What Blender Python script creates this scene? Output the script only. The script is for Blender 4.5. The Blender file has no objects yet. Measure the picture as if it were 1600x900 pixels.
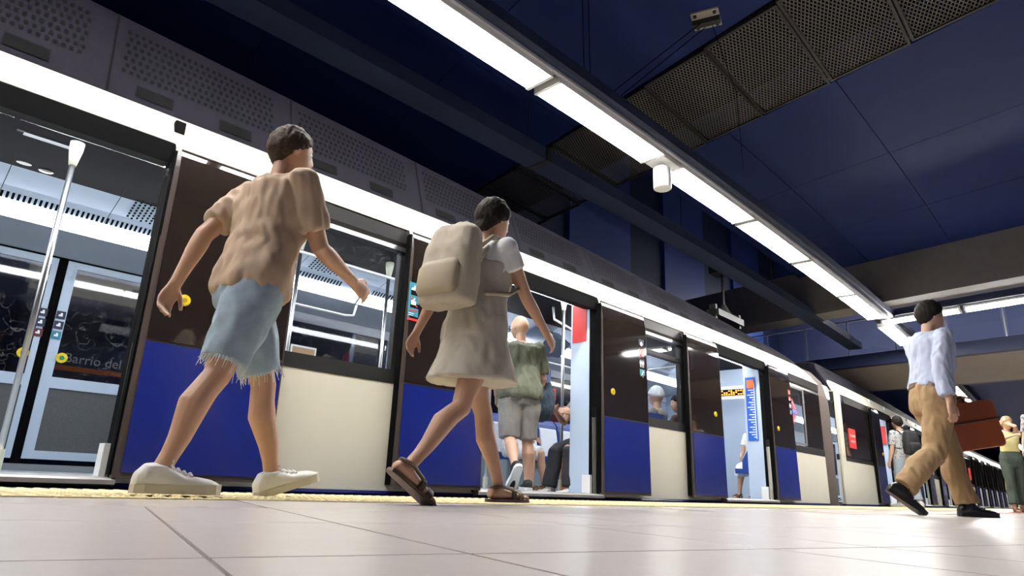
import bpy, math, random
import numpy as np
from mathutils import Vector, Matrix, noise

random.seed(7)
R = math.radians
COL = bpy.context.scene.collection
SC = bpy.context.scene

# ---------------------------------------------------------------- camera, world, exposure
F_PX, PITCH, ROLL, PHI, CAM_H, D0 = 1033.4, 16.6414, 2.4, 45.9708, 0.088, 4.0429
cam_data = bpy.data.cameras.new('camera')
cam_data.sensor_width = 36.0
cam_data.lens = 36.0 * F_PX / 1600.0
cam_data.clip_start = 0.02
cam_data.clip_end = 300
cam = bpy.data.objects.new('camera', cam_data)
COL.objects.link(cam)
ph, pi_, ro = R(PHI), R(PITCH), R(ROLL)
fwd = Vector((math.cos(ph) * math.cos(pi_), math.sin(ph) * math.cos(pi_), math.sin(pi_)))
rgt = Vector((math.sin(ph), -math.cos(ph), 0))
upv = rgt.cross(fwd)
r2 = rgt * math.cos(ro) + upv * math.sin(ro)
u2 = upv * math.cos(ro) - rgt * math.sin(ro)
M = Matrix((r2, u2, -fwd)).transposed().to_4x4()
M.translation = Vector((0, 0, CAM_H))
cam.matrix_world = M
SC.camera = cam

world = bpy.data.worlds.new('world')
SC.world = world
world.use_nodes = True
world.node_tree.nodes['Background'].inputs[0].default_value = (0.30, 0.36, 0.55, 1)
world.node_tree.nodes['Background'].inputs[1].default_value = 0.05
SC.view_settings.view_transform = 'Standard'
SC.view_settings.look = 'None'
SC.view_settings.gamma = 1.0
SC.view_settings.use_curve_mapping = False
SC.view_settings.exposure = 0.82
TUBE_E = 56.0       # platform fluorescent tubes
STRIP_E = 11.5       # lamp strips inside the train

# ---------------------------------------------------------------- the curved platform edge
K1, K2 = 0.006, -0.0012
_S = np.linspace(-20, 140, 3201)
_k = np.interp(_S, [-12, -4, 16, 22, 60], [0, K1, K1, K2, K2])
_ds = _S[1] - _S[0]
_psi = np.concatenate([[0], np.cumsum((_k[1:] + _k[:-1]) / 2 * _ds)])
_psi -= np.interp(0, _S, _psi)
_x = np.concatenate([[0], np.cumsum(np.cos((_psi[1:] + _psi[:-1]) / 2) * _ds)])
_y = np.concatenate([[0], np.cumsum(np.sin((_psi[1:] + _psi[:-1]) / 2) * _ds)])
_x -= np.interp(0, _S, _x)
_y -= np.interp(0, _S, _y)
_y += D0

def bend(a):
    """(s along the track, t into the train from its side, z) -> world"""
    a = np.asarray(a, float).reshape(-1, 3)
    s, t, z = a[:, 0], a[:, 1], a[:, 2]
    p = np.interp(s, _S, _psi)
    return np.stack([np.interp(s, _S, _x) - t * np.sin(p), np.interp(s, _S, _y) + t * np.cos(p), z], 1)

def W(s, t, z=0.0):
    return Vector(bend([(s, t, z)])[0])

def yaw_at(s):
    return float(np.interp(s, _S, _psi))

# ---------------------------------------------------------------- materials
MATS = {}
def mat(name, col, rough=0.5, metal=0.0, emit=None, estr=0.0, noise_amt=0.0, noise_scale=8.0, bump=0.0,
        coat=0.0, spec=0.5, scratch=0.0, stretch=(1, 1, 1)):
    if name in MATS:
        return MATS[name]
    m = bpy.data.materials.new(name)
    m.use_nodes = True
    nt = m.node_tree
    b = nt.nodes['Principled BSDF']
    c = (*col, 1.0)
    b.inputs['Base Color'].default_value = c
    b.inputs['Roughness'].default_value = rough
    b.inputs['Metallic'].default_value = metal
    b.inputs['Specular IOR Level'].default_value = spec
    if coat:
        b.inputs['Coat Weight'].default_value = coat
        b.inputs['Coat Roughness'].default_value = 0.04
    if emit:
        b.inputs['Emission Color'].default_value = (*emit, 1)
        b.inputs['Emission Strength'].default_value = estr
    if noise_amt or bump or scratch:
        tc = nt.nodes.new('ShaderNodeTexCoord')
        mp = nt.nodes.new('ShaderNodeMapping')
        mp.inputs['Scale'].default_value = stretch
        nt.links.new(tc.outputs['Object'], mp.inputs['Vector'])
        n = nt.nodes.new('ShaderNodeTexNoise')
        n.inputs['Scale'].default_value = noise_scale
        n.inputs['Detail'].default_value = 6
        nt.links.new(mp.outputs[0], n.inputs['Vector'])
        src = n.outputs['Fac']
        if noise_amt:
            mx = nt.nodes.new('ShaderNodeMix'); mx.data_type = 'RGBA'
            mx.inputs['A'].default_value = tuple(max(0, x * (1 - noise_amt)) for x in col) + (1,)
            mx.inputs['B'].default_value = tuple(min(1, x * (1 + noise_amt)) for x in col) + (1,)
            nt.links.new(src, mx.inputs['Factor'])
            out = mx.outputs['Result']
            if scratch:
                w = nt.nodes.new('ShaderNodeTexNoise')
                w.inputs['Scale'].default_value = 5.0
                w.inputs['Detail'].default_value = 8
                w.inputs['Distortion'].default_value = 3.0
                mp2 = nt.nodes.new('ShaderNodeMapping')
                mp2.inputs['Scale'].default_value = (1.2, 1.2, 6.0)
                mp2.inputs['Rotation'].default_value = (0.0, 0.5, 0.0)
                nt.links.new(tc.outputs['Object'], mp2.inputs['Vector'])
                nt.links.new(mp2.outputs[0], w.inputs['Vector'])
                rp = nt.nodes.new('ShaderNodeValToRGB')
                rp.color_ramp.elements[0].position = 0.62
                rp.color_ramp.elements[1].position = 0.66
                rp.color_ramp.elements[0].color = (0, 0, 0, 1)
                rp.color_ramp.elements[1].color = (scratch, scratch, scratch, 1)
                nt.links.new(w.outputs['Fac'], rp.inputs['Fac'])
                m2 = nt.nodes.new('ShaderNodeMix'); m2.data_type = 'RGBA'
                nt.links.new(rp.outputs['Color'], m2.inputs['Factor'])
                nt.links.new(out, m2.inputs['A'])
                m2.inputs['B'].default_value = tuple(x * 0.45 for x in col) + (1,)
                out = m2.outputs['Result']
            nt.links.new(out, b.inputs['Base Color'])
        if bump:
            bp = nt.nodes.new('ShaderNodeBump')
            bp.inputs['Strength'].default_value = bump
            bp.inputs['Distance'].default_value = 0.01
            nt.links.new(src, bp.inputs['Height'])
            nt.links.new(bp.outputs[0], b.inputs['Normal'])
    MATS[name] = m
    return m

def glass_mat(name, tint, refl=0.12, scratches=False):
    if name in MATS:
        return MATS[name]
    m = bpy.data.materials.new(name)
    m.use_nodes = True
    nt = m.node_tree
    nt.nodes.clear()
    out = nt.nodes.new('ShaderNodeOutputMaterial')
    tr = nt.nodes.new('ShaderNodeBsdfTransparent'); tr.inputs[0].default_value = (*tint, 1)
    gl = nt.nodes.new('ShaderNodeBsdfGlossy'); gl.inputs['Roughness'].default_value = 0.03
    fr = nt.nodes.new('ShaderNodeLayerWeight'); fr.inputs['Blend'].default_value = 0.5
    pw = nt.nodes.new('ShaderNodeMath'); pw.operation = 'POWER'; pw.inputs[1].default_value = 4.0
    nt.links.new(fr.outputs['Facing'], pw.inputs[0])
    ad = nt.nodes.new('ShaderNodeMath'); ad.operation = 'MULTIPLY_ADD'; ad.inputs[1].default_value = 0.7; ad.inputs[2].default_value = refl * .6
    nt.links.new(pw.outputs[0], ad.inputs[0])
    mx = nt.nodes.new('ShaderNodeMixShader')
    nt.links.new(ad.outputs[0], mx.inputs[0])
    nt.links.new(tr.outputs[0], mx.inputs[1]); nt.links.new(gl.outputs[0], mx.inputs[2])
    last = mx.outputs[0]
    if scratches:
        tc = nt.nodes.new('ShaderNodeTexCoord')
        v = nt.nodes.new('ShaderNodeTexVoronoi'); v.feature = 'DISTANCE_TO_EDGE'; v.inputs['Scale'].default_value = 4.5
        ns = nt.nodes.new('ShaderNodeTexNoise'); ns.inputs['Scale'].default_value = 5.0
        va = nt.nodes.new('ShaderNodeVectorMath'); va.operation = 'MULTIPLY_ADD'
        va.inputs[1].default_value = (0.6, 0.6, 0.6)
        nt.links.new(tc.outputs['Object'], ns.inputs['Vector'])
        nt.links.new(ns.outputs['Color'], va.inputs[0]); nt.links.new(tc.outputs['Object'], va.inputs[2])
        nt.links.new(va.outputs[0], v.inputs['Vector'])
        lt = nt.nodes.new('ShaderNodeMath'); lt.operation = 'LESS_THAN'; lt.inputs[1].default_value = 0.008
        nt.links.new(v.outputs['Distance'], lt.inputs[0])
        mu = nt.nodes.new('ShaderNodeMath'); mu.operation = 'MULTIPLY'; mu.inputs[1].default_value = scratches
        nt.links.new(lt.outputs[0], mu.inputs[0])
        df = nt.nodes.new('ShaderNodeBsdfDiffuse'); df.inputs[0].default_value = (.8, .8, .8, 1)
        m3 = nt.nodes.new('ShaderNodeMixShader')
        nt.links.new(mu.outputs[0], m3.inputs[0]); nt.links.new(last, m3.inputs[1]); nt.links.new(df.outputs[0], m3.inputs[2])
        last = m3.outputs[0]
    nt.links.new(last, out.inputs[0])
    MATS[name] = m
    return m

CREAM_DIM = mat('cream_paint_dimmed', (0.50, 0.47, 0.37), 0.65, spec=0.2, noise_amt=0.07, noise_scale=3.0, scratch=0.5)  # scratched cantrail cream, colour darkened to offset the strong light of the close lamps
CREAM2 = mat('cream_panel_paint', (0.74, 0.715, 0.60), 0.4, noise_amt=0.05, noise_scale=2.0)
BROWN_GLASS = mat('brown_door_glass', (0.015, 0.0105, 0.0085), 0.05, spec=0.5, coat=0.2)
DOOR_FRAME = mat('dark_brown_frame', (0.055, 0.04, 0.035), 0.35)
BLUE = mat('blue_door_paint', (0.003, 0.012, 0.165), 0.25, noise_amt=0.06, noise_scale=2.0, coat=0.3)
NAVY = mat('navy_skirt_paint', (0.008, 0.012, 0.10), 0.3)
BLACK = mat('black_rubber', (0.003, 0.003, 0.0033), 0.85, spec=0.05)
DARK = mat('dark_grey_metal', (0.017, 0.0165, 0.0175), 0.5, spec=0.3)
ROOF = mat('roof_dark_paint', (0.0068, 0.0060, 0.0098), 0.7, spec=0.05, noise_amt=0.25, noise_scale=5)
ALU = mat('brushed_metal', (0.62, 0.62, 0.62), 0.32, 1.0)
STEEL = mat('grey_sill_metal', (0.45, 0.43, 0.42), 0.4, 0.8)
INT_BLUE = mat('pale_blue_interior', (0.46, 0.56, 0.70), 0.45)
INT_GREY = mat('grey_interior', (0.50, 0.54, 0.60), 0.45)
INT_PANEL = mat('interior_speckle_panel', (0.085, 0.09, 0.095), 0.5, noise_amt=0.4, noise_scale=120)
INT_FLOOR = mat('train_floor', (0.22, 0.25, 0.28), 0.45, noise_amt=0.2, noise_scale=60)
YELLOW = mat('yellow_plastic', (0.80, 0.58, 0.02), 0.4)
GREEN = mat('green_button', (0.02, 0.25, 0.10), 0.4)
WHITE = mat('white_plastic', (0.80, 0.80, 0.79), 0.4)
WHITE_P = mat('white_print', (0.85, 0.85, 0.85), 0.5)
RED = mat('red_print', (0.65, 0.03, 0.03), 0.45)
TEAL = mat('teal_print', (0.02, 0.22, 0.32), 0.45)
NAVYP = mat('navy_print', (0.015, 0.02, 0.06), 0.45)
BLUEP = mat('blue_print', (0.01, 0.10, 0.50), 0.45)
ORANGE = mat('orange_plastic', (0.80, 0.16, 0.01), 0.45)
SEATB = mat('blue_seat_plastic', (0.012, 0.05, 0.26), 0.35)
ORANGE_E = mat('orange_display', (0.8, 0.2, 0.02), 0.5, emit=(1.0, 0.32, 0.03), estr=1.6)
TUBE = mat('fluorescent_tube', (0.9, 0.9, 0.9), 0.5, emit=(1.0, 0.985, 0.96), estr=TUBE_E)
STRIP = mat('train_lamp_strip', (0.9, 0.9, 0.9), 0.5, emit=(0.97, 0.985, 1.0), estr=STRIP_E)
GLASS = glass_mat('train_window_glass', (0.92, 0.93, 0.94), 0.06, .05)
GLASS_F = glass_mat('far_door_glass', (0.60, 0.60, 0.62), 0.09, .10)
GLASS_R = glass_mat('railing_glass', (0.86, 0.90, 0.95), 0.10)
CEIL = mat('navy_ceiling_paint', (0.0065, 0.0175, 0.095), 0.65, spec=0.15, noise_amt=0.12, noise_scale=3)
TRAYM = mat('navy_tray_paint', (0.016, 0.024, 0.062), 0.55, spec=0.3)
CONC = mat('concrete_beam', (0.15, 0.143, 0.145), 0.8, noise_amt=0.15, noise_scale=6, bump=0.2)
BEIGE = mat('beige_plaster', (0.34, 0.30, 0.27), 0.8, noise_amt=0.1, noise_scale=4)
MESHM = mat('expanded_metal', (0.105, 0.095, 0.085), 0.5, 0.3)
GROUT = mat('floor_grout', (0.20, 0.175, 0.165), 0.8)
TILE = mat('terrazzo_tile', (0.58, 0.52, 0.48), 0.28, spec=0.3, noise_amt=0.10, noise_scale=14, bump=0.015)
TACT = mat('yellow_tactile', (0.72, 0.60, 0.32), 0.55, noise_amt=0.12, noise_scale=30)
EDGE = mat('platform_edge', (0.05, 0.048, 0.05), 0.7, noise_amt=0.3, noise_scale=30)
BALLAST = mat('track_bed', (0.03, 0.03, 0.03), 0.9)

def floor_mat():
    m = bpy.data.materials.new('terrazzo_floor')
    m.use_nodes = True
    nt = m.node_tree
    b = nt.nodes['Principled BSDF']
    b.inputs['Roughness'].default_value = 0.24
    b.inputs['Specular IOR Level'].default_value = 0.3
    tc = nt.nodes.new('ShaderNodeTexCoord')
    n = nt.nodes.new('ShaderNodeTexNoise'); n.inputs['Scale'].default_value = 14; n.inputs['Detail'].default_value = 6
    nt.links.new(tc.outputs['Object'], n.inputs['Vector'])
    mx = nt.nodes.new('ShaderNodeMix'); mx.data_type = 'RGBA'
    mx.inputs['A'].default_value = (.58, .52, .48, 1); mx.inputs['B'].default_value = (.66, .59, .54, 1)
    nt.links.new(n.outputs['Fac'], mx.inputs['Factor'])
    nt.links.new(mx.outputs['Result'], b.inputs['Base Color'])
    return m
TERRAZZO = floor_mat()

# ---------------------------------------------------------------- mesh helpers
class MB:
    def __init__(self):
        self.v = []; self.f = []; self.m = []
    def add(self, vs, fs, mi=0):
        o = len(self.v)
        self.v += [tuple(p) for p in vs]
        for f in fs:
            self.f.append(tuple(i + o for i in f)); self.m.append(mi)
        return self
    def box(self, x0, x1, y0, y1, z0, z1, mi=0, n=1):
        """box in x,y,z (or s,t,z), cut n times along the first axis so it can bend"""
        vs = []; fs = []
        for i in range(n + 1):
            x = x0 + (x1 - x0) * i / n
            vs += [(x, y0, z0), (x, y1, z0), (x, y1, z1), (x, y0, z1)]
        fs.append((0, 1, 2, 3)[::-1] if x1 < x0 else (3, 2, 1, 0)[::-1])
        for i in range(n):
            a = 4 * i
            for j in range(4):
                k = (j + 1) % 4
                fs.append((a + j, a + 4 + j, a + 4 + k, a + k))
        e = 4 * n
        fs.append((e, e + 1, e + 2, e + 3))
        fs[0] = (3, 2, 1, 0)
        return self.add(vs, fs, mi)
    def sbox(self, s0, s1, t0, t1, z0, z1, mi=0):
        return self.box(s0, s1, t0, t1, z0, z1, mi, max(1, int(abs(s1 - s0) / 0.45)))
    def prof(self, pts, s0, s1, mi=0, closed=True, n=None):
        """extrude a (t,z) profile along s"""
        n = n or max(1, int(abs(s1 - s0) / 0.45))
        k = len(pts); vs = []; fs = []
        for i in range(n + 1):
            s = s0 + (s1 - s0) * i / n
            vs += [(s, t, z) for t, z in pts]
        for i in range(n):
            for j in range(k if closed else k - 1):
                q = (j + 1) % k
                fs.append((i * k + j, i * k + q, (i + 1) * k + q, (i + 1) * k + j))
        if closed:
            fs.append(tuple(range(k))[::-1]); fs.append(tuple(n * k + j for j in range(k)))
        return self.add(vs, fs, mi)
    def tube(self, pts, r, seg=10, mi=0, cap=True):
        pts = [Vector(p) for p in pts]
        rr = r if isinstance(r, (list, tuple)) else [r] * len(pts)
        vs = []; fs = []
        up = None
        for i, p in enumerate(pts):
            d = (pts[min(i + 1, len(pts) - 1)] - pts[max(i - 1, 0)])
            d = d.normalized() if d.length > 1e-9 else Vector((0, 0, 1))
            if up is None:
                up = Vector((0, 0, 1)) if abs(d.z) < 0.9 else Vector((1, 0, 0))
            a = d.cross(up)
            if a.length < 1e-6:
                a = d.cross(Vector((0, 1, 0)))
            a.normalize(); b = a.cross(d).normalized(); up = b
            for j in range(seg):
                t = 2 * math.pi * j / seg
                vs.append(p + (a * math.cos(t) + b * math.sin(t)) * rr[i])
        for i in range(len(pts) - 1):
            for j in range(seg):
                k = (j + 1) % seg
                fs.append((i * seg + j, i * seg + k, (i + 1) * seg + k, (i + 1) * seg + j))
        if cap:
            fs.append(tuple(range(seg))[::-1]); e = (len(pts) - 1) * seg
            fs.append(tuple(e + j for j in range(seg)))
        return self.add(vs, fs, mi)
    def rings(self, rings, mi=0, cap=True):
        k = len(rings[0]); vs = [p for r in rings for p in r]; fs = []
        for i in range(len(rings) - 1):
            for j in range(k):
                q = (j + 1) % k
                fs.append((i * k + j, i * k + q, (i + 1) * k + q, (i + 1) * k + j))
        if cap:
            fs.append(tuple(range(k))[::-1]); e = (len(rings) - 1) * k
            fs.append(tuple(e + j for j in range(k)))
        return self.add(vs, fs, mi)
    def ball(self, c, r, seg=12, mi=0, ax=None):
        rx, ry, rz = r if isinstance(r, (tuple, list)) else (r, r, r)
        c = Vector(c); n = seg // 2 + 1; vs = []; fs = []
        X, Y, Z = ax if ax else (Vector((1, 0, 0)), Vector((0, 1, 0)), Vector((0, 0, 1)))
        for i in range(n + 1):
            a = math.pi * i / n
            for j in range(seg):
                b = 2 * math.pi * j / seg
                vs.append(c + X * (rx * math.sin(a) * math.cos(b)) + Y * (ry * math.sin(a) * math.sin(b)) + Z * (rz * math.cos(a)))
        for i in range(n):
            for j in range(seg):
                k = (j + 1) % seg
                fs.append((i * seg + j, (i + 1) * seg + j, (i + 1) * seg + k, i * seg + k))
        return self.add(vs, fs, mi)
    def disc(self, c, r, h, seg=16, mi=0, axis=1):
        """short cylinder along axis 0,1,2 from c, length h"""
        d = [0, 0, 0]; d[axis] = h
        e = [c[i] + d[i] for i in range(3)]
        a, b = [i for i in range(3) if i != axis]
        vs = []
        for base in (c, e):
            for j in range(seg):
                p = list(base); t = 2 * math.pi * j / seg
                p[a] += r * math.cos(t); p[b] += r * math.sin(t); vs.append(p)
        fs = [(j, (j + 1) % seg, seg + (j + 1) % seg, seg + j) for j in range(seg)]
        fs += [tuple(range(seg))[::-1], tuple(range(seg, 2 * seg))]
        return self.add(vs, fs, mi)

def mesh_from(name, v, f, m, mats, smooth=False):
    me = bpy.data.meshes.new(name)
    me.from_pydata([tuple(p) for p in v], [], f)
    for x in mats:
        me.materials.append(x)
    if len(mats) > 1:
        me.polygons.foreach_set('material_index', m)
    if smooth:
        me.polygons.foreach_set('use_smooth', [True] * len(me.polygons))
    me.update()
    return me

def world_loc(o):
    p = Vector((0, 0, 0))
    while o is not None:
        p += o.location; o = o.parent
    return p

def obj(name, mb, mats, parent=None, bent=False, smooth=False, loc=None, fix=True):
    """link one mesh object; vertices are world (or s,t,z when bent) and are made local to the origin"""
    mats = mats if isinstance(mats, (list, tuple)) else [mats]
    v = bend(mb.v) if bent else np.asarray(mb.v, float).reshape(-1, 3)
    base = world_loc(parent) if parent is not None else Vector((0, 0, 0))
    if loc is None:
        lo, hi = v.min(0), v.max(0)
        o_w = Vector(((lo[0] + hi[0]) / 2, (lo[1] + hi[1]) / 2, lo[2]))
    else:
        o_w = Vector(loc)
    v = v - np.array(o_w)
    me = mesh_from(name, v, mb.f, mb.m, mats, smooth)
    if fix:
        import bmesh
        bm = bmesh.new(); bm.from_mesh(me)
        bmesh.ops.recalc_face_normals(bm, faces=bm.faces)
        bm.to_mesh(me); bm.free()
    o = bpy.data.objects.new(name, me)
    o.location = o_w - base
    COL.objects.link(o)
    if parent is not None:
        o.parent = parent
    return o

def empty(name, loc, label=None, cat=None, group=None):
    o = bpy.data.objects.new(name, None)
    o.empty_display_size = 0.2
    o.location = loc
    COL.objects.link(o)
    if label: tag(o, label, cat, group)
    return o

def tag(o, label, cat, group=None):
    o['label'] = label; o['category'] = cat
    if group: o['group'] = group
    return o

def struct(o):
    o['kind'] = 'structure'
    return o

def inst(name, me, loc, rz=0.0, parent=None):
    o = bpy.data.objects.new(name, me)
    base = world_loc(parent) if parent is not None else Vector((0, 0, 0))
    o.location = Vector(loc) - base
    o.rotation_euler = (0, 0, rz)
    if parent is not None: o.parent = parent
    COL.objects.link(o)
    return o

def text_mb(txt, size):
    cu = bpy.data.curves.new('lettering', 'FONT')
    cu.body = txt; cu.size = size; cu.extrude = 0.0; cu.align_x = 'LEFT'
    cu.resolution_u = 3
    to = bpy.data.objects.new('lettering', cu)
    COL.objects.link(to)
    dg = bpy.context.evaluated_depsgraph_get()
    me = bpy.data.meshes.new_from_object(to.evaluated_get(dg))
    vs = [tuple(v.co) for v in me.vertices]; fs = [tuple(p.vertices) for p in me.polygons]
    bpy.data.objects.remove(to); bpy.data.curves.remove(cu); bpy.data.meshes.remove(me)
    return vs, fs

# ================================================================ THE SETTING
SK = 0.22
def sk(b, t):
    return b + SK * t

def skew_slab(b0, b1, t0, t1, z0, z1, nt=None, ns=None, mi=0):
    """slab whose cross edges follow the skewed station grid, in s,t,z"""
    nt = nt or max(1, int((t1 - t0) / 1.0)); ns = ns or max(1, int((b1 - b0) / 1.0))
    vs = []; fs = []
    for z in (z0, z1):
        for i in range(ns + 1):
            for j in range(nt + 1):
                t = t0 + (t1 - t0) * j / nt; b = b0 + (b1 - b0) * i / ns
                vs.append((sk(b, t), t, z))
    k = nt + 1; N = (ns + 1) * k
    for i in range(ns):
        for j in range(nt):
            a = i * k + j
            fs.append((a, a + 1, a + k + 1, a + k)); fs.append((N + a, N + a + k, N + a + k + 1, N + a + 1))
    for i in range(ns):
        for j in (0, nt):
            a = i * k + j; fs.append((a, a + k, N + a + k, N + a))
    for j in range(nt):
        for i in (0, ns):
            a = i * k + j; fs.append((a, a + 1, N + a + 1, N + a))
    m = MB(); m.add(vs, fs, mi)
    return m

# ---- floor with terrazzo tiles and tactile strip
floor = struct(obj('floor', MB().sbox(-6, 70, -6.0, -0.74, -0.35, -0.003), TERRAZZO, bent=True))
e1 = Vector((0.972, -0.235, 0)); e2 = Vector((0.235, 0.972, 0))
cuts = [-2.36, -2.04, -1.44, -1.12, -0.48, -0.20, 0.118, 0.44, 1.04, 1.36, 1.96, 2.28, 2.88, 3.2, 3.8, 4.12, 4.72, 5.04, 5.64, 5.96, 6.56]
rows = [-0.37, 0.23, 0.83, 1.43, 2.03, 2.63, 3.23]
def st_of(p):
    i = int(np.argmin((_x - p[0]) ** 2 + (_y - p[1]) ** 2))
    return -(p[0] - _x[i]) * math.sin(_psi[i]) + (p[1] - _y[i]) * math.cos(_psi[i])
tile_me = {}
bed = MB()
for i in range(len(cuts) - 1):
    for j in range(len(rows) - 1):
        w = cuts[i + 1] - cuts[i]; d = rows[j + 1] - rows[j]
        c = e1 * (cuts[i] + w / 2) + e2 * (rows[j] + d / 2)
        cs = [c + e1 * (a * w / 2) + e2 * (b * d / 2) for a in (-1, 1) for b in (-1, 1)]
        if max(st_of(p) for p in cs) > -1.57: continue
        key = (round(w, 2), round(d, 2))
        if key not in tile_me:
            mb = MB(); g = 0.0032; h = 0.0005
            X, Y = w / 2 - g, d / 2 - g
            mb.rings([[(-X, -Y, -0.0025), (X, -Y, -0.0025), (X, Y, -0.0025), (-X, Y, -0.0025)],
                      [(-X, -Y, -h * .5), (X, -Y, -h * .5), (X, Y, -h * .5), (-X, Y, -h * .5)],
                      [(-X + h, -Y + h, 0), (X - h, -Y + h, 0), (X - h, Y - h, 0), (-X + h, Y - h, 0)]])
            tile_me[key] = mesh_from('floor_tile', mb.v, mb.f, mb.m, [TILE])
        inst('floor_tile', tile_me[key], c, math.atan2(e1.y, e1.x), floor)
        q = [c + e1 * (a * w / 2) + e2 * (b * d / 2) + Vector((0, 0, -0.0027)) for a, b in ((-1, -1), (1, -1), (1, 1), (-1, 1))]
        bed.add(q, [(0, 1, 2, 3)])
obj('tile_joint', bed, GROUT, floor)

mb = MB(); h = 0.4 / 2 - 0.002
mb.box(-h, h, -h, h, -0.003, 0.001)
for a in range(7):
    for b in range(7):
        x = -h + (a + .5) * 2 * h / 7; y = -h + (b + .5) * 2 * h / 7
        r0, r1 = 0.017, 0.011
        ring = lambda r, z: [(x + r * math.cos(k * math.pi / 3), y + r * math.sin(k * math.pi / 3), z) for k in range(6)]
        mb.rings([ring(r0, 0.001), ring(r1, 0.006)])
tact_me = mesh_from('tactile_tile', mb.v, mb.f, mb.m, [TACT])
for i in range(38):
    for t in (-1.35, -0.95):
        s = -1.3 + i * 0.4
        inst('tactile_tile', tact_me, W(s, t, 0), yaw_at(s), floor)
obj('far_tactile_strip', MB().sbox(13.72, 60, -1.55, -0.75, -0.003, 0.002), TACT, floor, bent=True)
obj('platform_edge_strip', MB().prof([(-0.745, -0.3), (-0.11, -0.3), (-0.10, -0.012), (-0.745, -0.002)], -6, 70), EDGE, floor, bent=True)
obj('terracotta_strip', MB().sbox(4.6, 60, -2.5, -2.05, -0.002, 0.001), mat('terracotta', (.26, .13, .09), .45, noise_amt=.2, noise_scale=20), floor, bent=True)
struct(obj('trim_track_bed', MB().sbox(-6, 70, -0.10, 3.5, -1.3, -1.15), BALLAST, bent=True))
struct(obj('trim_platform_face', MB().sbox(-6, 70, -0.74, -0.12, -1.3, -0.3), DARK, bent=True))

# ---- walls
WALLC = mat('dark_navy_wall', (0.020, 0.032, 0.10), 0.6)
WPAN = mat('blue_wall_panel', (0.050, 0.095, 0.36), 0.5, noise_amt=0.12, noise_scale=2)
wall_b = struct(obj('wall_back', MB().sbox(-6, 70, 3.5, 3.75, -1.3, 7.6), WALLC, bent=True))
for a, b in ((-5.4, -3.2), (-1.7, .5), (2.0, 4.2), (5.3, 7.5), (9.1, 11.3), (12.83, 15.0), (16.93, 19.1), (21, 23.2), (24.9, 27.1), (28.9, 31.1)):
    obj('wall_panel', MB().sbox(a, b, 3.42, 3.51, 2.55, 7.5), WPAN, wall_b, bent=True)
struct(obj('wall_front', MB().sbox(-6, 70, -6.3, -6.0, -0.3, 5.4), WALLC, bent=True))
struct(obj('wall_end', MB().box(69.6, 70, -6, 3.5, -1.3, 5.4), BLACK, bent=True))
struct(obj('wall_start', MB().box(-6.3, -6, -6, 3.5, -1.3, 7.6), WALLC, bent=True))

# ---- ceiling of panels, mesh strip, beam, bridge
ceiling = struct(obj('ceiling', skew_slab(-5.5, 12.6, -6.2, 0.42, 4.62, 4.75), CEIL, bent=True))
obj('ceiling_back_slab', skew_slab(-5.5, 6.8, 0.42, 3.5, 4.62, 4.75), CEIL, ceiling, bent=True)
bs = [-5.5 + k * 1.793 for k in range(7)]
for i in range(6):
    for t0, t1 in ((-6.2, -4.4), (-4.4, -2.2), (-2.2, 0.42), (0.42, 1.96), (1.96, 3.5)):
        obj('ceiling_panel', skew_slab(bs[i] + .004, bs[i + 1] - .004, t0 + .004, t1 - .004, 4.2, 4.26), CEIL, ceiling, bent=True)
bs = [6.79 + k * 1.93 for k in range(4)]
for i in range(3):
    for t0, t1 in ((-6.2, -4.4), (-4.4, -2.2), (-2.2, -0.9), (-0.9, 0.42)):
        obj('ceiling_panel', skew_slab(bs[i] + .004, bs[i + 1] - .004, t0 + .004, t1 - .004, 4.2, 4.26), CEIL, ceiling, bent=True)
# expanded metal panels: one shared sheet of diamonds in a frame
B0, B1 = 5.28, 6.77
mw, ml = (B1 - B0), 0.755
mb = MB()
nx, ny = 17, 20
dx, dy = (mw - .06) / nx, (ml - .02) / ny
def strand(p, q, w=0.0055, h=0.006):
    p = Vector(p); q = Vector(q); d = (q - p).normalized(); n = Vector((-d.y, d.x, 0)) * w
    vs = [p - n, p + n, q + n, q - n]
    vs = [(v.x, v.y, 0.0 + (h if k % 2 else 0)) for k, v in enumerate(vs)]
    mb.add(vs, [(0, 1, 2, 3)], 0)
for i in range(nx):
    for j in range(ny):
        x = -mw / 2 + .03 + i * dx; y = -ml / 2 + .01 + j * dy
        L, T_, R_, Bt = (x, y + dy / 2), (x + dx / 2, y + dy), (x + dx, y + dy / 2), (x + dx / 2, y)
        for p, q in ((L, T_), (T_, R_), (R_, Bt), (Bt, L)):
            strand((*p, 0), (*q, 0))
sheet_v, sheet_f = mb.v, mb.f
fr = MB()
for x0, x1, y0, y1 in ((-mw / 2, mw / 2, -ml / 2, -ml / 2 + .025), (-mw / 2, mw / 2, ml / 2 - .025, ml / 2),
                       (-mw / 2, -mw / 2 + .03, -ml / 2, ml / 2), (mw / 2 - .03, mw / 2, -ml / 2, ml / 2)):
    fr.box(x0, x1, y0, y1, -0.012, 0.03)
def shear(vs):
    return [(v[0] + SK * v[1], v[1], v[2]) for v in vs]
mesh_me = mesh_from('mesh_panel', shear(sheet_v), sheet_f, [0] * len(sheet_f), [MESHM])
mesh_fr = mesh_from('panel_frame', shear(fr.v), fr.f, fr.m, [DARK])
for k in range(-5, 6):
    t = -0.245 + k * 0.775
    s = sk((B0 + B1) / 2, t)
    o = inst('mesh_panel', mesh_me, W(s, t, 4.19), yaw_at(s), ceiling)
    inst('panel_frame', mesh_fr, W(s, t, 4.19), yaw_at(s), o)
obj('void_shade_sheet', skew_slab(B0, B1, -6, 3.5, 4.58, 4.6), BLACK, ceiling, bent=True)  # black sheet whose colour stands in for the shade above the mesh
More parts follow.
